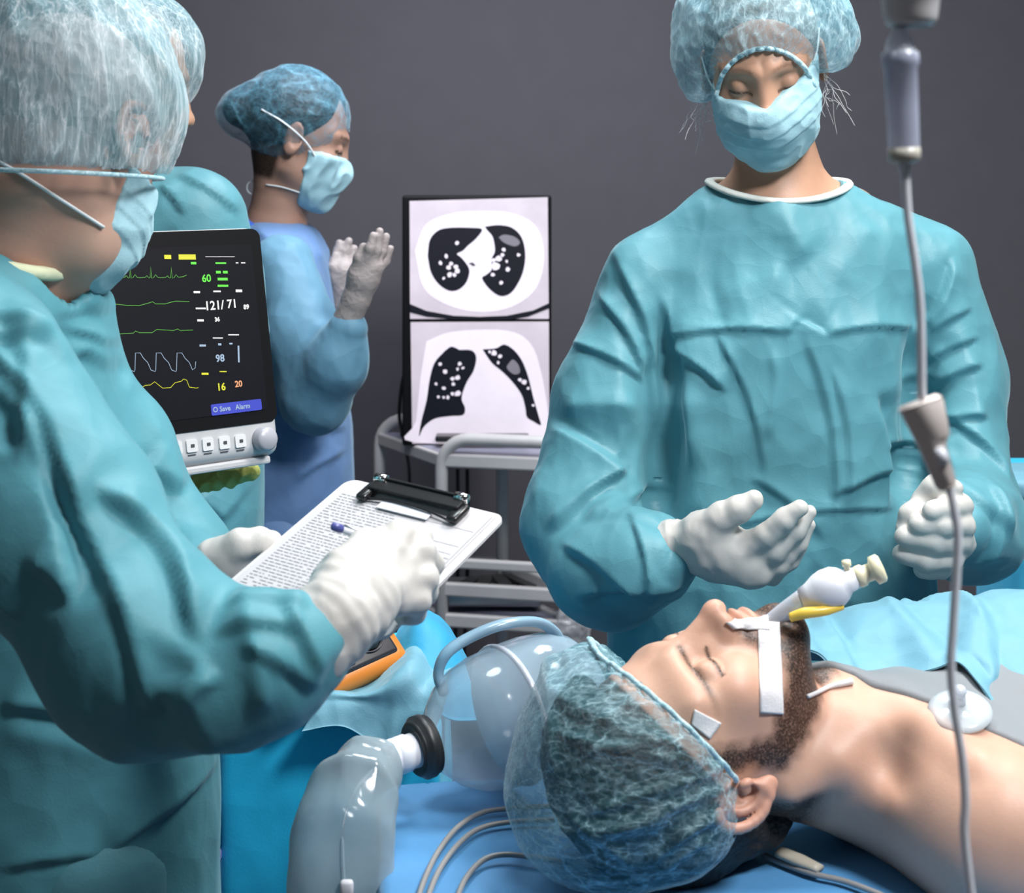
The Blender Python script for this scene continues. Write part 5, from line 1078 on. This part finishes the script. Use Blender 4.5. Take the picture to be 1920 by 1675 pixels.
def build_monitor():
    a = math.radians(42); ta = math.radians(10); x = np.array([math.cos(a), math.sin(a), 0]); y = np.array([-math.sin(a)*math.sin(ta), math.cos(a)*math.sin(ta), math.cos(ta)]); n = np.cross(x, y)
    BR = W(531, 852, 2.0); wd, h = .305, .288; o = BR-x*wd
    r = empty('patient_monitor', (o[0]+.12, o[1]+.2, 0), 'white bedside monitor with black screen of green, white and yellow vital sign traces', 'monitor')
    R3 = Matrix((x, y, n)).transposed()
    def pt(u, v, w=0.0): return o+x*u+y*v+n*w
    box('housing', pt(wd/2, h/2, -.04), (wd, h, .08), M['housing'], r, R3, .016, 4, True)
    SB = .052
    def rr(u0, u1, v0, v1, rad, w0, w1, name, mat, par):
        c = []
        for cu, cv, a0 in ((u1-rad, v1-rad, 0), (u0+rad, v1-rad, 90), (u0+rad, v0+rad, 180), (u1-rad, v0+rad, 270)):
            for t in np.linspace(a0, a0+90, 6): c.append((cu+rad*math.cos(math.radians(t)), cv+rad*math.sin(math.radians(t))))
        m = len(c); V = [pt(p, q, w1) for p, q in c]+[pt(p, q, w0) for p, q in c]; bm = bmesh.new(); vs = [bm.verts.new(v) for v in V]
        for f in [tuple(range(m)), tuple(range(2*m-1, m-1, -1))]+[(i, i+m, (i+1) % m+m, (i+1) % m) for i in range(m)]: bm.faces.new([vs[k] for k in f])
        return bmobj(name, bm, mat, par, False)
    rr(.004, wd-.004, SB-.010, h-.003, .012, -.003, .0012, 'bezel', M['bezel'], r)
    scn = rr(.018, wd-.018, SB+.006, h-.022, .002, .001, .0018, 'screen', M['screen_black'], r)
    so = pt(0, 0, .0022)
    def S(px, py): return on_plane(px, py, so, n)
    lines = {'g': [], 'w': [], 'y': [], 'b': [], 'G': []}
    def poly(k, pts, wd_=.0007): lines[k].append((np.array([S(*p) for p in pts]), wd_))
    def rect(k, x0, y0, x1, y1): 
        ym = (y0+y1)/2; lines[k].append((np.array([S(x0, ym), S((x0+x1)/2, ym), S(x1, ym)]), abs(S(x0, y0)-S(x0, y1))[2]))
    ecg = []
    for i in range(7):
        b = 70+i*38.5; yb = 521
        ecg += [(b, yb), (b+10, yb-1), (b+13, yb-4), (b+16, yb), (b+19, yb), (b+20, yb-20), (b+22, yb+1), (b+26, yb-1), (b+29, yb-6), (b+33, yb-1)]
    ecg += [(343, 519), (350, 516)]; poly('g', ecg)
    poly('g', [(150, 574), (178, 574), (200, 574), (213, 570), (240, 573), (262, 573), (280, 568), (286, 566), (292, 570), (310, 570), (320, 567), (330, 565), (355, 566)])
    poly('g', [(190, 628), (215, 627), (250, 625), (254, 621), (262, 624), (285, 624), (294, 618), (325, 620), (333, 617), (338, 620), (362, 619)])
    pl = []
    for i in range(4): b = 214+i*39; pl += [(b, 694), (b+1, 662), (b+10, 662), (b+16, 672), (b+24, 680), (b+30, 694), (b+38, 697)]
    poly('b', pl[:-1]+[(366, 690), (367, 678)])
    poly('y', [(240, 727), (262, 729), (272, 723), (282, 722), (290, 716), (296, 721), (305, 728), (320, 727), (328, 718), (340, 715), (344, 711), (350, 713), (355, 726), (368, 728), (372, 727)])
    for k, x0, y0, x1, y1 in (('y', 308, 478, 321, 486), ('y', 335, 477, 367, 487), ('G', 358, 491, 368, 496), ('G', 222, 491, 233, 495), ('G', 404, 492, 424, 495), ('w', 442, 492, 447, 494), ('w', 452, 492, 460, 494), ('G', 405, 508, 414, 513), ('G', 418, 508, 427, 513),
                              ('G', 408, 521, 427, 526), ('G', 408, 534, 428, 538), ('w', 363, 546, 375, 550), ('w', 400, 545, 414, 548), ('w', 442, 543, 454, 548), ('w', 367, 577, 386, 580), ('w', 370, 599, 382, 603), ('b', 374, 646, 386, 650), ('w', 399, 633, 418, 635),
                              ('w', 428, 627, 448, 629), ('y', 378, 699, 391, 703), ('y', 412, 696, 425, 698), ('b', 446, 648, 449, 680), ('b', 430, 643, 436, 646), ('b', 409, 644, 415, 648), ('w', 385, 481, 440, 482), ('G', 187, 547, 191, 551), ('w', 193, 600, 198, 602)): rect(k, x0, y0, x1, y1)
    for k, m_, nm in (('g', 'e_green', 'green_trace'), ('G', 'e_green_bright', 'green_reading'), ('w', 'e_white', 'white_reading'), ('y', 'e_yellow', 'yellow_trace'), ('b', 'e_pale', 'pale_trace')):
        for p, w_ in lines[k]:
            v, f = ribbon(p, w_, n); mesh('trace' if len(p) > 4 else 'reading_bar', v, f, M[m_], scn, False)
    for s_, px, py, sz, m_ in (('60', 379, 529, .013, 'e_green_bright'), ('121/', 384, 582, .0155, 'e_white'), ('71', 426, 578, .0150, 'e_white'), ('89', 457, 580, .008, 'e_white'), ('36', 403, 603, .007, 'e_white'), ('98', 405, 679, .0125, 'e_pale'), ('16', 407, 733, .0125, 'e_yellow'), ('20', 441, 726, .0105, 'e_orange')):
        textmesh('reading', s_, S(px, py), x, y, sz, M[m_], scn, 'LEFT', .0003)
    u0, v0 = [(S(397, 780)-o) @ x, (S(397, 780)-o) @ y]; u1 = (S(490, 756)-o) @ x
    bb = rr(u0, u1, v0, v0+.0135, .002, .0018, .0026, 'blue_bar', M['e_blue'], scn)
    textmesh('bar_text', 'O Save   Alarm', pt(u0+.002, v0+.0040, .0030), x, y, .0085, M['e_pale'], bb, 'LEFT', .0002)
    for px, py in ((330, 842), (359, 838), (389, 835), (420, 832), (450, 829)):
        p = on_plane(px, py, pt(0, 0, 0), n); u, v = (p-o) @ x, (p-o) @ y
        k = rr(u-.0075, u+.0075, v-.0065, v+.0085, .002, -.002, .0022, 'button', M['button'], r); rr(u-.002, u+.003, v-.001, v+.003, .0008, .002, .0026, 'button_mark', M['dark_grey'], k)
        rr(u-.006, u+.005, v-.0105, v-.0092, .0004, -.001, .0004, 'button_label', M['dark_grey'], r)
    p = on_plane(492, 824, pt(0, 0, 0), n); k = lathe('knob', [(.0150, -.002), (.0155, .004), (.0145, .012), (.0120, .015), (.0, .0152)], p, n, M['knob'], r, 30)
    box('mount', pt(wd-.17, -.016, -.045), (.10, .032, .05), M['teal_dark'], r, R3, .004)
    box('lower_lip', pt(wd/2, -.004, -.035), (wd-.03, .010, .06), M['housing'], r, R3, .003)
    b = pt(.045, -.03, -.05); tube('pole', [b, b+np.array([0, 0, .0])-np.array([0, 0, b[2]-.10])], .018, M['white_metal'], r, 18)
    bm = bmesh.new()
    for i in range(5): t = 2*math.pi*i/5; bm_box(bm, (b[0]+.05*math.cos(t), b[1]+.05*math.sin(t), .075), (.12, .04, .05), Matrix.Rotation(t, 3, 'Z'), .01)
    bmobj('foot', bm, M['white_metal'], r)
    # yellow-green form added below for the reflection on the monitor's underside
    q = empty('underside_reflection', W(430, 890, 2.03), 'yellow-green form under the bedside monitor, put in for its reflecting underside', 'pouch')
    def pf(P): return smin(cone(P, W(385, 893, 2.06), W(470, 884, 2.06), .014, .010), cone(P, W(372, 903, 2.06), W(430, 898, 2.06), .012, .010), .01)
    V, Q = sdfmesh(pf, W(340, 960, 2.0), W(510, 850, 2.10), .002, 1, lambda V, N, Q: V+N*(.003*ridged(V, 50))[:, None]); npmesh('pouch', V, Q, M['yellow_green'], q)
build_monitor()
# ------------------------------------------------------------------ upright display with two chest scans
def build_display():
    D = 3.45; n = np.array([0, -1.0, 0]); x = np.array([1.0, 0, 0]); z = np.array([0, 0, 1.0]); r = empty('display_screen', W(895, 862, D+.05), 'tall black display on the trolley showing two black and white chest scans', 'screen')
    A = W(754, 367, D); B = W(1034, 836, D); c = (A+B)/2; box('casing', c+np.array([0, .022, 0]), (B[0]-A[0], .04, A[2]-B[2]), M['bezel'], r, None, .004)
    def P2(px, py, w): p = W(px, py, D); p[1] = D-w; return p
    def flat(name, pts, w, mat, par, sm=0):
        if sm: pts = catmull(list(pts)+[pts[0]], sm)[:-1]
        V = [P2(a, b, w) for a, b in pts]; bm = bmesh.new(); vs = [bm.verts.new(v) for v in V]; f = bm.faces.new(vs)
        if f.normal.y > 0: f.normal_flip()
        bm.free(); from mathutils.geometry import tessellate_polygon as tp; tr = [tuple(q) for q in tp([[Vector((a, b, 0)) for a, b in pts]])]; return mesh(name, V, tr, mat, par, False)
    p1 = flat('upper_scan', [(768, 377), (1027, 370), (1029, 598), (769, 598)], .0012, M['scan_grey'], r); p2 = flat('lower_scan', [(770, 604), (1029, 603), (1030, 830), (773, 832)], .0012, M['scan_grey'], r)
    flat('body_outline', [(778, 470), (800, 420), (850, 400), (905, 396), (960, 400), (1005, 425), (1020, 480), (1005, 540), (960, 575), (900, 585), (840, 572), (795, 540)], .0018, M['scan_light'], p1, 6)
    flat('chest_outline', [(800, 640), (850, 622), (950, 620), (995, 645), (1015, 700), (1028, 780), (1028, 828), (775, 829), (780, 790), (790, 700)], .0018, M['scan_light'], p2, 5)
    k = M['scan_black']
    flat('lung', [(802, 480), (806, 450), (822, 432), (845, 427), (880, 427), (904, 430), (892, 448), (878, 460), (868, 470), (857, 476), (866, 484), (878, 500), (880, 512), (874, 530), (860, 543), (842, 545), (822, 532), (808, 510)], .0024, k, p1, 4)
    flat('lung', [(909, 425), (935, 422), (960, 427), (978, 445), (985, 475), (982, 505), (972, 530), (957, 550), (938, 555), (918, 542), (904, 522), (912, 515), (922, 505), (922, 485), (928, 470), (924, 445), (914, 432)], .0024, k, p1, 4)
    flat('lung', [(834, 658), (846, 650), (858, 654), (862, 656), (884, 657), (893, 670), (888, 695), (876, 715), (868, 735), (866, 750), (872, 765), (868, 778), (845, 780), (815, 785), (795, 800), (786, 818), (790, 790), (800, 750), (806, 710), (815, 680)], .0024, k, p2, 4)
    flat('lung', [(905, 655), (930, 653), (945, 646), (962, 655), (978, 675), (990, 705), (1000, 745), (1010, 780), (1014, 797), (1000, 790), (988, 782), (985, 765), (978, 740), (960, 715), (940, 695), (922, 680)], .0024, k, p2, 4)
    flat('table_curve', [(769, 570), (800, 583), (850, 592), (900, 594), (950, 592), (1000, 582), (1030, 568), (1030, 578), (990, 594), (960, 599), (850, 599), (800, 594), (769, 586)], .0024, k, p1)
    flat('nodule', [(955, 680), (962, 674), (972, 684), (975, 698), (965, 702), (955, 696), (950, 688)], .0030, M['scan_mid'], p2, 3)
    flat('haze', [(935, 445), (945, 440), (965, 444), (975, 455), (965, 462), (945, 455)], .0030, M['scan_mid'], p1, 3)
    rr = np.random.RandomState(8)
    def dot(px, py, s1, s2=None, mt='scan_light', par=p1, nm='vessel'):
        V = []; s2 = s2 or s1; m = 7; ph = rr.rand()*6
        for i in range(m): a = 2*math.pi*i/m+ph; V.append(P2(px+s1*math.cos(a)*(0.7+.5*rr.rand()), py+s2*math.sin(a)*(.7+.5*rr.rand()), .0034))
        mesh(nm, V, [tuple(range(m))[::-1]], M[mt], par, False)
    for a, b, s in ((857, 456, 4), (837, 480, 4), (826, 493, 4), (842, 502, 5), (855, 500, 5), (858, 508, 5), (843, 515, 5), (832, 522, 3), (852, 515, 4), (846, 495, 4), (930, 500, 9), (935, 485, 6), (945, 468, 4), (972, 478, 4), (952, 505, 4), (926, 488, 4), (942, 478, 4), (950, 490, 3), (924, 515, 4), (940, 530, 4)): dot(a, b, s)
    for a, b, s in ((825, 683, 4), (835, 697, 5), (862, 682, 4), (858, 692, 3), (848, 710, 4), (858, 708, 5), (850, 720, 4), (832, 728, 4), (818, 720, 3), (848, 738, 4), (858, 738, 6), (840, 745, 4), (822, 744, 3), (832, 745, 3), (868, 690, 3), (926, 662, 6), (938, 668, 4), (918, 660, 3), (975, 712, 4), (983, 716, 5), (990, 728, 3), (934, 680, 3), (1000, 760, 3)): dot(a, b, s, None, 'scan_light', p2)
    for a, b, s in ((884, 494, 3), (888, 497, 2.5)): dot(a, b, s*1.6, s*.7, 'scan_black', p1, 'airway_mark')
    box('neck', W(895, 845, D+.04), (.09, .03, .05), M['black'], r, None, .004); b = W(905, 862, D+.03); box('foot_plate', (b[0], b[1], .905), (.20, .15, .012), M['black'], r, None, .004)
    t = tube('power_cable', [P2(765, 690, -.05), P2(752, 720, -.05), P2(745, 780, -.06), P2(748, 830, -.10), P2(756, 900, -.18), P2(757, 960, -.2)], .004, M['black'], r, 8, 6)
build_display()
# ------------------------------------------------------------------ white trolley carrying the display
def build_trolley():
    r = empty('trolley', (-.08, 3.45, 0), 'white tubular trolley with open shelves under the tall display', 'trolley')
    FL, FR = np.array([-.152, 3.30]), np.array([.118, 3.26]); BL, BR_ = np.array([-.298, 3.62]), np.array([-.02, 3.60]); FL = np.array([W(828, 0, 3.36)[0], 3.36]); FR = np.array([W(1078, 0, 3.30)[0], 3.30])
    BL = np.array([W(712, 0, 3.62)[0], 3.62]); BR_ = BL+(FR-FL)
    for a, b, zt in ((FL, FR, .915), (BL, BR_, .915)):
        rad = .06; e = (b-a)/np.linalg.norm(b-a); pts = [(a[0], a[1], .06), (a[0], a[1], zt-rad)]
        for t in np.linspace(0, 90, 7)[1:]: s = rad*(1-math.cos(math.radians(t))); pts.append((a[0]+e[0]*s, a[1]+e[1]*s, zt-rad+rad*math.sin(math.radians(t))))
        for t in np.linspace(90, 0, 7)[0:]: s = rad*(1-math.cos(math.radians(t))); pts.append((b[0]-e[0]*s, b[1]-e[1]*s, zt-rad+rad*math.sin(math.radians(t))))
        pts.append((b[0], b[1], .06)); tube('frame', pts, .0135, M['white_metal'], r, 14)
    def bar(a, b, z, hgt=.028): 
        m = (a+b)/2; e = b-a; L = np.linalg.norm(e); an = math.atan2(e[1], e[0]); return box('rail', (m[0], m[1], z), (L, .018, hgt), M['white_metal'], r, Matrix.Rotation(an, 3, 'Z'), .004)
    def shelf(z):
        bm = bmesh.new(); q = [FL, FR, BR_, BL]; t = [bm.verts.new((p[0], p[1], z)) for p in q]; u = [bm.verts.new((p[0], p[1], z-.008)) for p in q]; bm.faces.new(t); bm.faces.new(u[::-1])
        for i in range(4): bm.faces.new([t[i], u[i], u[(i+1) % 4], t[(i+1) % 4]])
        bmobj('shelf', bm, M['shelf_grey'], r, False)
    for z in (.870, .600, .535): 
        bar(FL, FR, z); bar(BL, BR_, z); bar(FL, BL, z); bar(FR, BR_, z)
    bar(FL, FR, .655, .02)
    shelf(.885); shelf(.540); shelf(.17)
    for p in (FL, FR, BL, BR_): lathe('caster', [(.0, -.012), (.028, -.012), (.030, 0), (.028, .012), (.0, .012)], (p[0], p[1], .030), (1, 0, 0), M['black'], r, 20)
    for px in (858, 876):
        a = W(px, 880, 3.62); t = tube('hanging_cable', [a, W(px+1, 1000, 3.63), W(px-1, 1120, 3.64), W(px-6, 1230, 3.65)], .0045, M['black'], r, 8, 5)
    # things on the lower shelf
    p = empty('instrument_tray', W(930, 1140, 3.45), 'shallow grey tray with instruments on the lower trolley shelf', 'tray')
    c = np.array([W(925, 0, 3.46)[0], 3.46, .566]); box('tray', c, (.20, .14, .030), M['steel'], p, None, .006)
    for i in range(4): box('instrument', c+np.array([-.06+.04*i, 0, .018+.002*i]), (.03, .11, .006), M['steel_dark'], p, Matrix.Rotation(.3*i-.4, 3, 'Z'), .002)
    q = empty('plastic_bag', W(1068, 1215, 3.26), 'crinkled clear plastic bag hanging at the trolley corner', 'bag')
    def pf(P): return smin(ell(P, W(1074, 1185, 3.24), (.034, .03, .055)), ell(P, W(1072, 1135, 3.26), (.016, .018, .035)), .02)
    V, Q = sdfmesh(pf, W(1010, 1290, 3.14), W(1140, 1060, 3.32), .003, 1, lambda V, N, Q: V+N*(.006*ridged(V, 38))[:, None]); npmesh('bag', V, Q, M['bag_clear'], q)
build_trolley()
# ------------------------------------------------------------------ drip line in front
def build_drip():
    D = .90; r = empty('infusion_set', W(1690, 60, D), 'clear drip chamber and tube hanging in front, with a beige roller clamp', 'infusion line')
    a = W(1686, 55, D); b = W(1696, 300, D); ax = b-a; s = lambda px: px/F*D
    lathe('spike', [(s(9), -.004), (s(12), 0), (s(24), s(22)), (s(28), s(40)), (s(34), s(44)), (s(34), s(52)), (s(20), s(54))], a, ax, M['clear_tube'], r, 24)
    lathe('chamber', [(s(30), s(44)), (s(35), s(47)), (s(35), s(66)), (s(31), s(72)), (s(30), s(150)), (s(29), s(228)), (s(29), s(232))], a, ax, M['chamber'], r, 32)
    lathe('chamber_cap', [(s(30), s(222)), (s(30), s(246)), (s(20), s(250)), (s(12), s(252))], a, ax, M['cream_cloudy'], r, 28)
    lathe('drop_nozzle', [(s(12), s(44)), (s(10), s(60)), (s(5), s(78)), (s(3), s(86))], a, ax, M['white_plastic'], r, 16)
    lathe('tube_collar', [(s(13), s(250)), (s(12), s(262)), (s(9), s(272)), (s(9), s(280))], a, ax, M['clear_tube'], r, 20)
    P = [(1697, 315), (1702, 400), (1714, 480), (1724, 560), (1727, 640), (1728, 750)]
    tube('tube', [W(x, y, D) for x, y in P], s(8.5), M['tube_grey'], r, 14, 8)
    P = [(1775, 890), (1790, 960), (1796, 1010), (1792, 1100), (1787, 1180), (1783, 1250), (1790, 1330), (1804, 1420), (1810, 1500), (1808, 1560), (1816, 1640), (1826, 1720), (1832, 1800)]
    tube('lower_tube', [W(x, y, D) for x, y in P], s(8.5), M['tube_grey'], r, 14, 8)
    # roller clamp: tapered trough with a wider head
    a = W(1724, 752, D); b = W(1782, 915, D); e = (b-a)/np.linalg.norm(b-a); sd = np.cross(e, [0, 1, 0]); sd /= np.linalg.norm(sd); yy = np.array([0, 1.0, 0]); Lc = np.linalg.norm(b-a)
    V = []; Fc = []; prof = [(0, 40, 16), (.04, 41, 18), (.45, 30, 17), (.50, 24, 15), (.97, 19, 12), (1.0, 14, 10)]
    for t, hw, hd in prof:
        off = sd*s(0 if t < .47 else -6)
        for sx, sy in ((-1, -1), (1, -1), (1, 1), (-1, 1)): V.append(a+e*Lc*t+sd*s(hw)*sx+yy*s(hd)*sy+off)
    for i in range(len(prof)-1):
        for k in range(4): Fc.append((i*4+k, i*4+(k+1) % 4, (i+1)*4+(k+1) % 4, (i+1)*4+k))
    Fc += [(3, 2, 1, 0), tuple((len(prof)-1)*4+k for k in range(4))]
    bm = bmesh.new(); vs = [bm.verts.new(v) for v in V]; [bm.faces.new([vs[i] for i in f]) for f in Fc]; bmesh.ops.bevel(bm, geom=list(bm.edges), offset=.0012, segments=2, affect='EDGES'); cl = bmobj('roller_clamp', bm, M['clamp'], r)
    lathe('roller', [(.0, -.003), (.0048, -.003), (.0052, 0), (.0048, .003), (.0, .003)], a+e*Lc*.62-yy*s(15), sd, M['white_plastic'], cl, 22)
    # bottle it hangs from
    q = empty('infusion_bottle', W(1705, -60, D), 'upside-down infusion bottle, only its pale neck in view at the top', 'bottle')
    c = W(1707, 48, D); up = (0, 0, 1)
    lathe('neck', [(s(40), 0), (s(46), s(3)), (s(50), s(14)), (s(52), s(30)), (s(55), s(55)), (s(57), s(70))], c, up, M['bottle_pale'], q, 32)
    lathe('body', [(s(57), s(70)), (s(95), s(110)), (s(110), s(140)), (s(110), s(420)), (s(98), s(440)), (s(20), s(446))], c, up, M['chamber'], q, 32)
    lathe('stopper', [(s(14), -s(4)), (s(34), -s(2)), (s(36), s(2))], c, up, M['grey_rubber'], q, 24)
    tube('hanger', [c+np.array([0, 0, s(446)]), c+np.array([0, 0, s(470)]), c+np.array([.008, 0, s(480)])], .0015, M['chrome'], q, 8)
    # stand outside the frame that carries it
    st = empty('drip_stand', (.50, .9, 0), 'chrome drip stand at the right, holding the infusion bottle on its hook', 'stand')
    top = float(c[2]+s(484)); tube('pole', [(.50, .9, .05), (.50, .9, top+.05)], .011, M['chrome'], st, 16); tube('hook', [(.50, .9, top+.04), (.40, .9, top+.06), (c[0]+.02, .9, top+.02), (c[0]+.008, .9, top-.004), (c[0]-.004, .9, top+.004)], .004, M['chrome'], st, 10, 6)
    bm = bmesh.new()
    for i in range(5): t = 2*math.pi*i/5; bm_box(bm, (.50+.12*math.cos(t), .9+.12*math.sin(t), .05), (.26, .03, .025), Matrix.Rotation(t, 3, 'Z'), .008)
    bmobj('base', bm, M['black'], st)
build_drip()
# ------------------------------------------------------------------ hand ventilation bag and reservoir
def build_bag():
    r = empty('resuscitator_bag', onz(900, 1462, TZ), 'large clear resuscitator bag with handle strap lying by the capped head', 'ventilation bag')
    a = W(800, 1398, 1.565); b = W(1085, 1292, 1.66); ax = b-a; L = float(np.linalg.norm(ax))
    prof = [(.020, 0), (.022, .006), (.036, .016), (.050, .030), (.0600, .048), (.0660, .070), (.0680, .092), (.0700, .094), (.0700, .098), (.0685, .100), (.069, .13), (.066, .155), (.058, .175), (.040, .192), (.024, .198)]
    o = lathe('squeeze_bag', prof, a, ax, M['bag_clear2'], r, 48)
    lathe('ring', [(.0702, .093), (.0712, .096), (.0702, .099)], a, ax, M['clear_tube'], r, 48)
    hp_ = [(832, 1300, 1.60), (822, 1262, 1.60), (838, 1225, 1.60), (880, 1196, 1.61), (940, 1172, 1.62), (1000, 1166, 1.64), (1035, 1182, 1.65), (1052, 1216, 1.66)]
    tube('handle', [W(*p) for p in hp_], [.0052, .0056, .0056, .0056, .0056, .0052, .005, .005], M['handle_clear'], r, 10, 8, True, 2.0, (0, 1, 0))
    e = ax/L
    lathe('black_ring', [(.018, -.014), (.025, -.015), (.0275, -.012), (.0270, -.010), (.0305, -.008), (.0305, -.001), (.0275, .001), (.0285, .004), (.024, .006), (.018, .005)], a, ax, M['rubber'], r, 36)
    ax2 = W(795, 1402, 1.56)-W(712, 1432, 1.535)
    lathe('white_cuff', [(.0150, -.002), (.0172, 0), (.0178, .012), (.0165, .013), (.0178, .014), (.0178, .026), (.0165, .027), (.0170, .040), (.015, .048)], W(718, 1428, 1.537), ax2, M['white_plastic'], r, 30)
    q = empty('reservoir_pouch', W(640, 1560, 1.44), 'cloudy translucent reservoir pouch drooping over the table end from the white cuff', 'pouch')
    def f(P):
        S_ = np.array([1, 1.9, 1], np.float32); c0 = W(660, 1560, 1.47).astype(np.float32); Pq = (P-c0)*S_+c0
        def T(p): return (W(*p)-c0)*S_+c0
        pts = [T((714, 1430, 1.532)), T((690, 1448, 1.51)), T((662, 1500, 1.48)), T((642, 1580, 1.455)), T((637, 1680, 1.44)), T((637, 1800, 1.43))]
        return chain(Pq, pts, [.015, .026, .036, .040, .040, .039], .03)*.55
    def dp(V, N, Q): u = V @ np.array([1.0, .2, .25]); return V+N*(.0022*ridged(V*np.array([2.4, 1, .30]), 14, 3)+.0006*noise(V, 40))[:, None]
    V, Q = sdfmesh(f, (-.24, 1.38, .72), (-.09, 1.60, 1.0), .0025, 2, dp); npmesh('pouch', V, Q, M['pouch_clear'], q)
    tube('seam', [W(698, 1445, 1.49), W(668, 1480, 1.465), W(645, 1540, 1.44), (W(642, 1600, 1.425)), W(648, 1700, 1.41)], .0016, M['bag_clear2'], q, 8, 6)
    box('valve_block', W(650, 1665, 1.415), (.012, .008, .014), M['white_plastic'], q, None, .003, 2, True)
build_bag()
# ------------------------------------------------------------------ draped cart, defibrillator
def build_cart():
    r = empty('draped_cart', (-.20, 1.95, 0), 'instrument cart hidden under a saturated blue drape, behind the table end', 'cart')
    zt = .868
    def f(P):
        q = np.abs(P-np.array([-.205, 1.98, .40], np.float32))-np.array([.125-.012, .17-.012, zt-.40-.012], np.float32)
        d = ln(np.maximum(q, 0))+np.minimum(q.max(1), 0)-.012
        return d
    def disp(V, N, Q):
        side = np.clip((zt-V[:, 2])/.3, 0, 1); return V+N*(side*.012*noise(V*np.array([1, 1, .2]), 8, 3)+.006*crumple(V, .9, 5))[:, None]
    V, Q = sdfmesh(f, (-.40, 1.74, -.0), (-.02, 2.22, .92), .008, 1, disp); V[:, 2] = np.maximum(V[:, 2], .01); npmesh('drape', V, Q, M['drape_blue'], r)
    cart2 = setp(sheet('folded_drape', [[W(*p) for p in q] for q in (
        [(566, 1372, 1.76), (640, 1362, 1.765), (700, 1392, 1.77), (760, 1405, 1.765), (800, 1400, 1.76)],
        [(600, 1318, 1.775), (672, 1318, 1.775), (730, 1332, 1.78), (790, 1330, 1.77), (830, 1330, 1.765)],
        [(622, 1290, 1.80), (690, 1296, 1.79), (762, 1262, 1.79), (800, 1285, 1.80), (838, 1280, 1.79)],
        [(640, 1270, 1.93), (700, 1262, 1.92), (775, 1212, 1.88), (822, 1240, 1.9), (850, 1250, 1.9)])], 12, 14, M['drape'], None, .003, lambda V, N: .006*crumple(V, 1.7, 3)), 'crumpled pale cyan cloth lying on the cart edge below the orange device', 'cloth')
    pk = [[W(*p) for p in q] for q in (
        [(728, 1292, 1.86), (768, 1300, 1.84), (812, 1330, 1.83), (850, 1350, 1.83), (900, 1350, 1.84)],
        [(735, 1222, 1.90), (775, 1225, 1.87), (815, 1245, 1.86), (850, 1270, 1.86), (884, 1285, 1.87)],
        [(752, 1170, 1.95), (782, 1150, 1.93), (822, 1168, 1.92), (852, 1205, 1.91), (874, 1240, 1.91)],
        [(762, 1172, 2.03), (790, 1160, 2.04), (830, 1180, 2.03), (858, 1215, 2.02), (880, 1250, 2.01)],
        [(765, 1290, 2.08), (792, 1290, 2.09), (832, 1292, 2.08), (860, 1294, 2.07), (884, 1296, 2.06)])]
    setp(sheet('peaked_drape', pk, 12, 12, M['drape_mid'], None, .003, lambda V, N: .004*crumple(V, 1.4, 7)), 'bright blue drape rising to a rounded peak behind the orange device', 'cloth')
    d = empty('defibrillator', W(700, 1250, 1.88), 'orange-edged black device with round dials on the draped cart', 'medical device')
    x = np.array([.80, .33, .50]); x = W(766, 1238, 1.86)-W(640, 1296, 1.80); x /= np.linalg.norm(x); n = np.array([.08, -.78, .62]); n -= x*x.dot(n); n /= np.linalg.norm(n); y = np.cross(n, x); c = W(776, 1231, 1.862)
    R3 = Matrix((x, y, n)).transposed()
    def pt(u, v, w): return c+x*u+y*v+n*w
    box('shell', pt(-.085, .055, -.015), (.17, .11, .03), M['orange'], d, R3, .013, 4, True); box('control_panel', pt(-.090, .060, -.002), (.155, .094, .010), M['black_soft'], d, R3, .005, 3, True)
    for u, v, ra in ((-.042, .045, .019), (-.085, .040, .013)):
        k = lathe('dial', [(ra, 0), (ra, .004), (ra*.82, .006), (ra*.8, .010), (ra*.6, .011), (0, .011)], pt(u, v, .003), n, M['black'], d, 30); tube('dial_ring', [pt(u+ra*1.12*math.cos(t), v+ra*1.12*math.sin(t), .0045) for t in np.linspace(0, 6.2832, 32)], .0009, M['dark_grey'], k, 6)
    for i in range(4): box('key', pt(-.125+.016*i, .022, .004), (.010, .006, .003), M['dark_grey'], d, R3, .001)
    # far right: covered cabinet behind the surgeon
    k = empty('covered_stand', (.95, 2.6, 0), 'blue-covered stand with a pale top, partly behind the surgeon at right', 'stand')
    box('cover', (.98, 2.66, .49), (.34, .30, .98), M['drape_blue'], k, None, .02, 3, True); box('top_cloth', (.97, 2.56, .985), (.38, .16, .035), M['drape'], k, None, .012, 3, True)
    # base of a stool at the lower left
    s_ = empty('step_stool', (-.33, 1.68, 0), 'blue step stool with a lilac strip, in the gap left of the cart', 'stool')
    a = (-.342, 0, W(398, 1640, 1.76)[2]); box('seat', (a[0]-.01, 1.79, a[2]+.03), (.045, .06, .05), M['deep_blue2'], s_, None, .006); box('strip', (a[0]-.01, 1.79, a[2]-.0), (.047, .062, .012), M['lilac'], s_, None, .003)
    for i in (-1, 1):
        for j in (-1, 1): tube('leg', [(a[0]-.01+i*.015, 1.79+j*.022, a[2]-.006), (a[0]-.01+i*.015, 1.79+j*.022, .0)], .01, M['deep_blue2'], s_, 10)
build_cart()
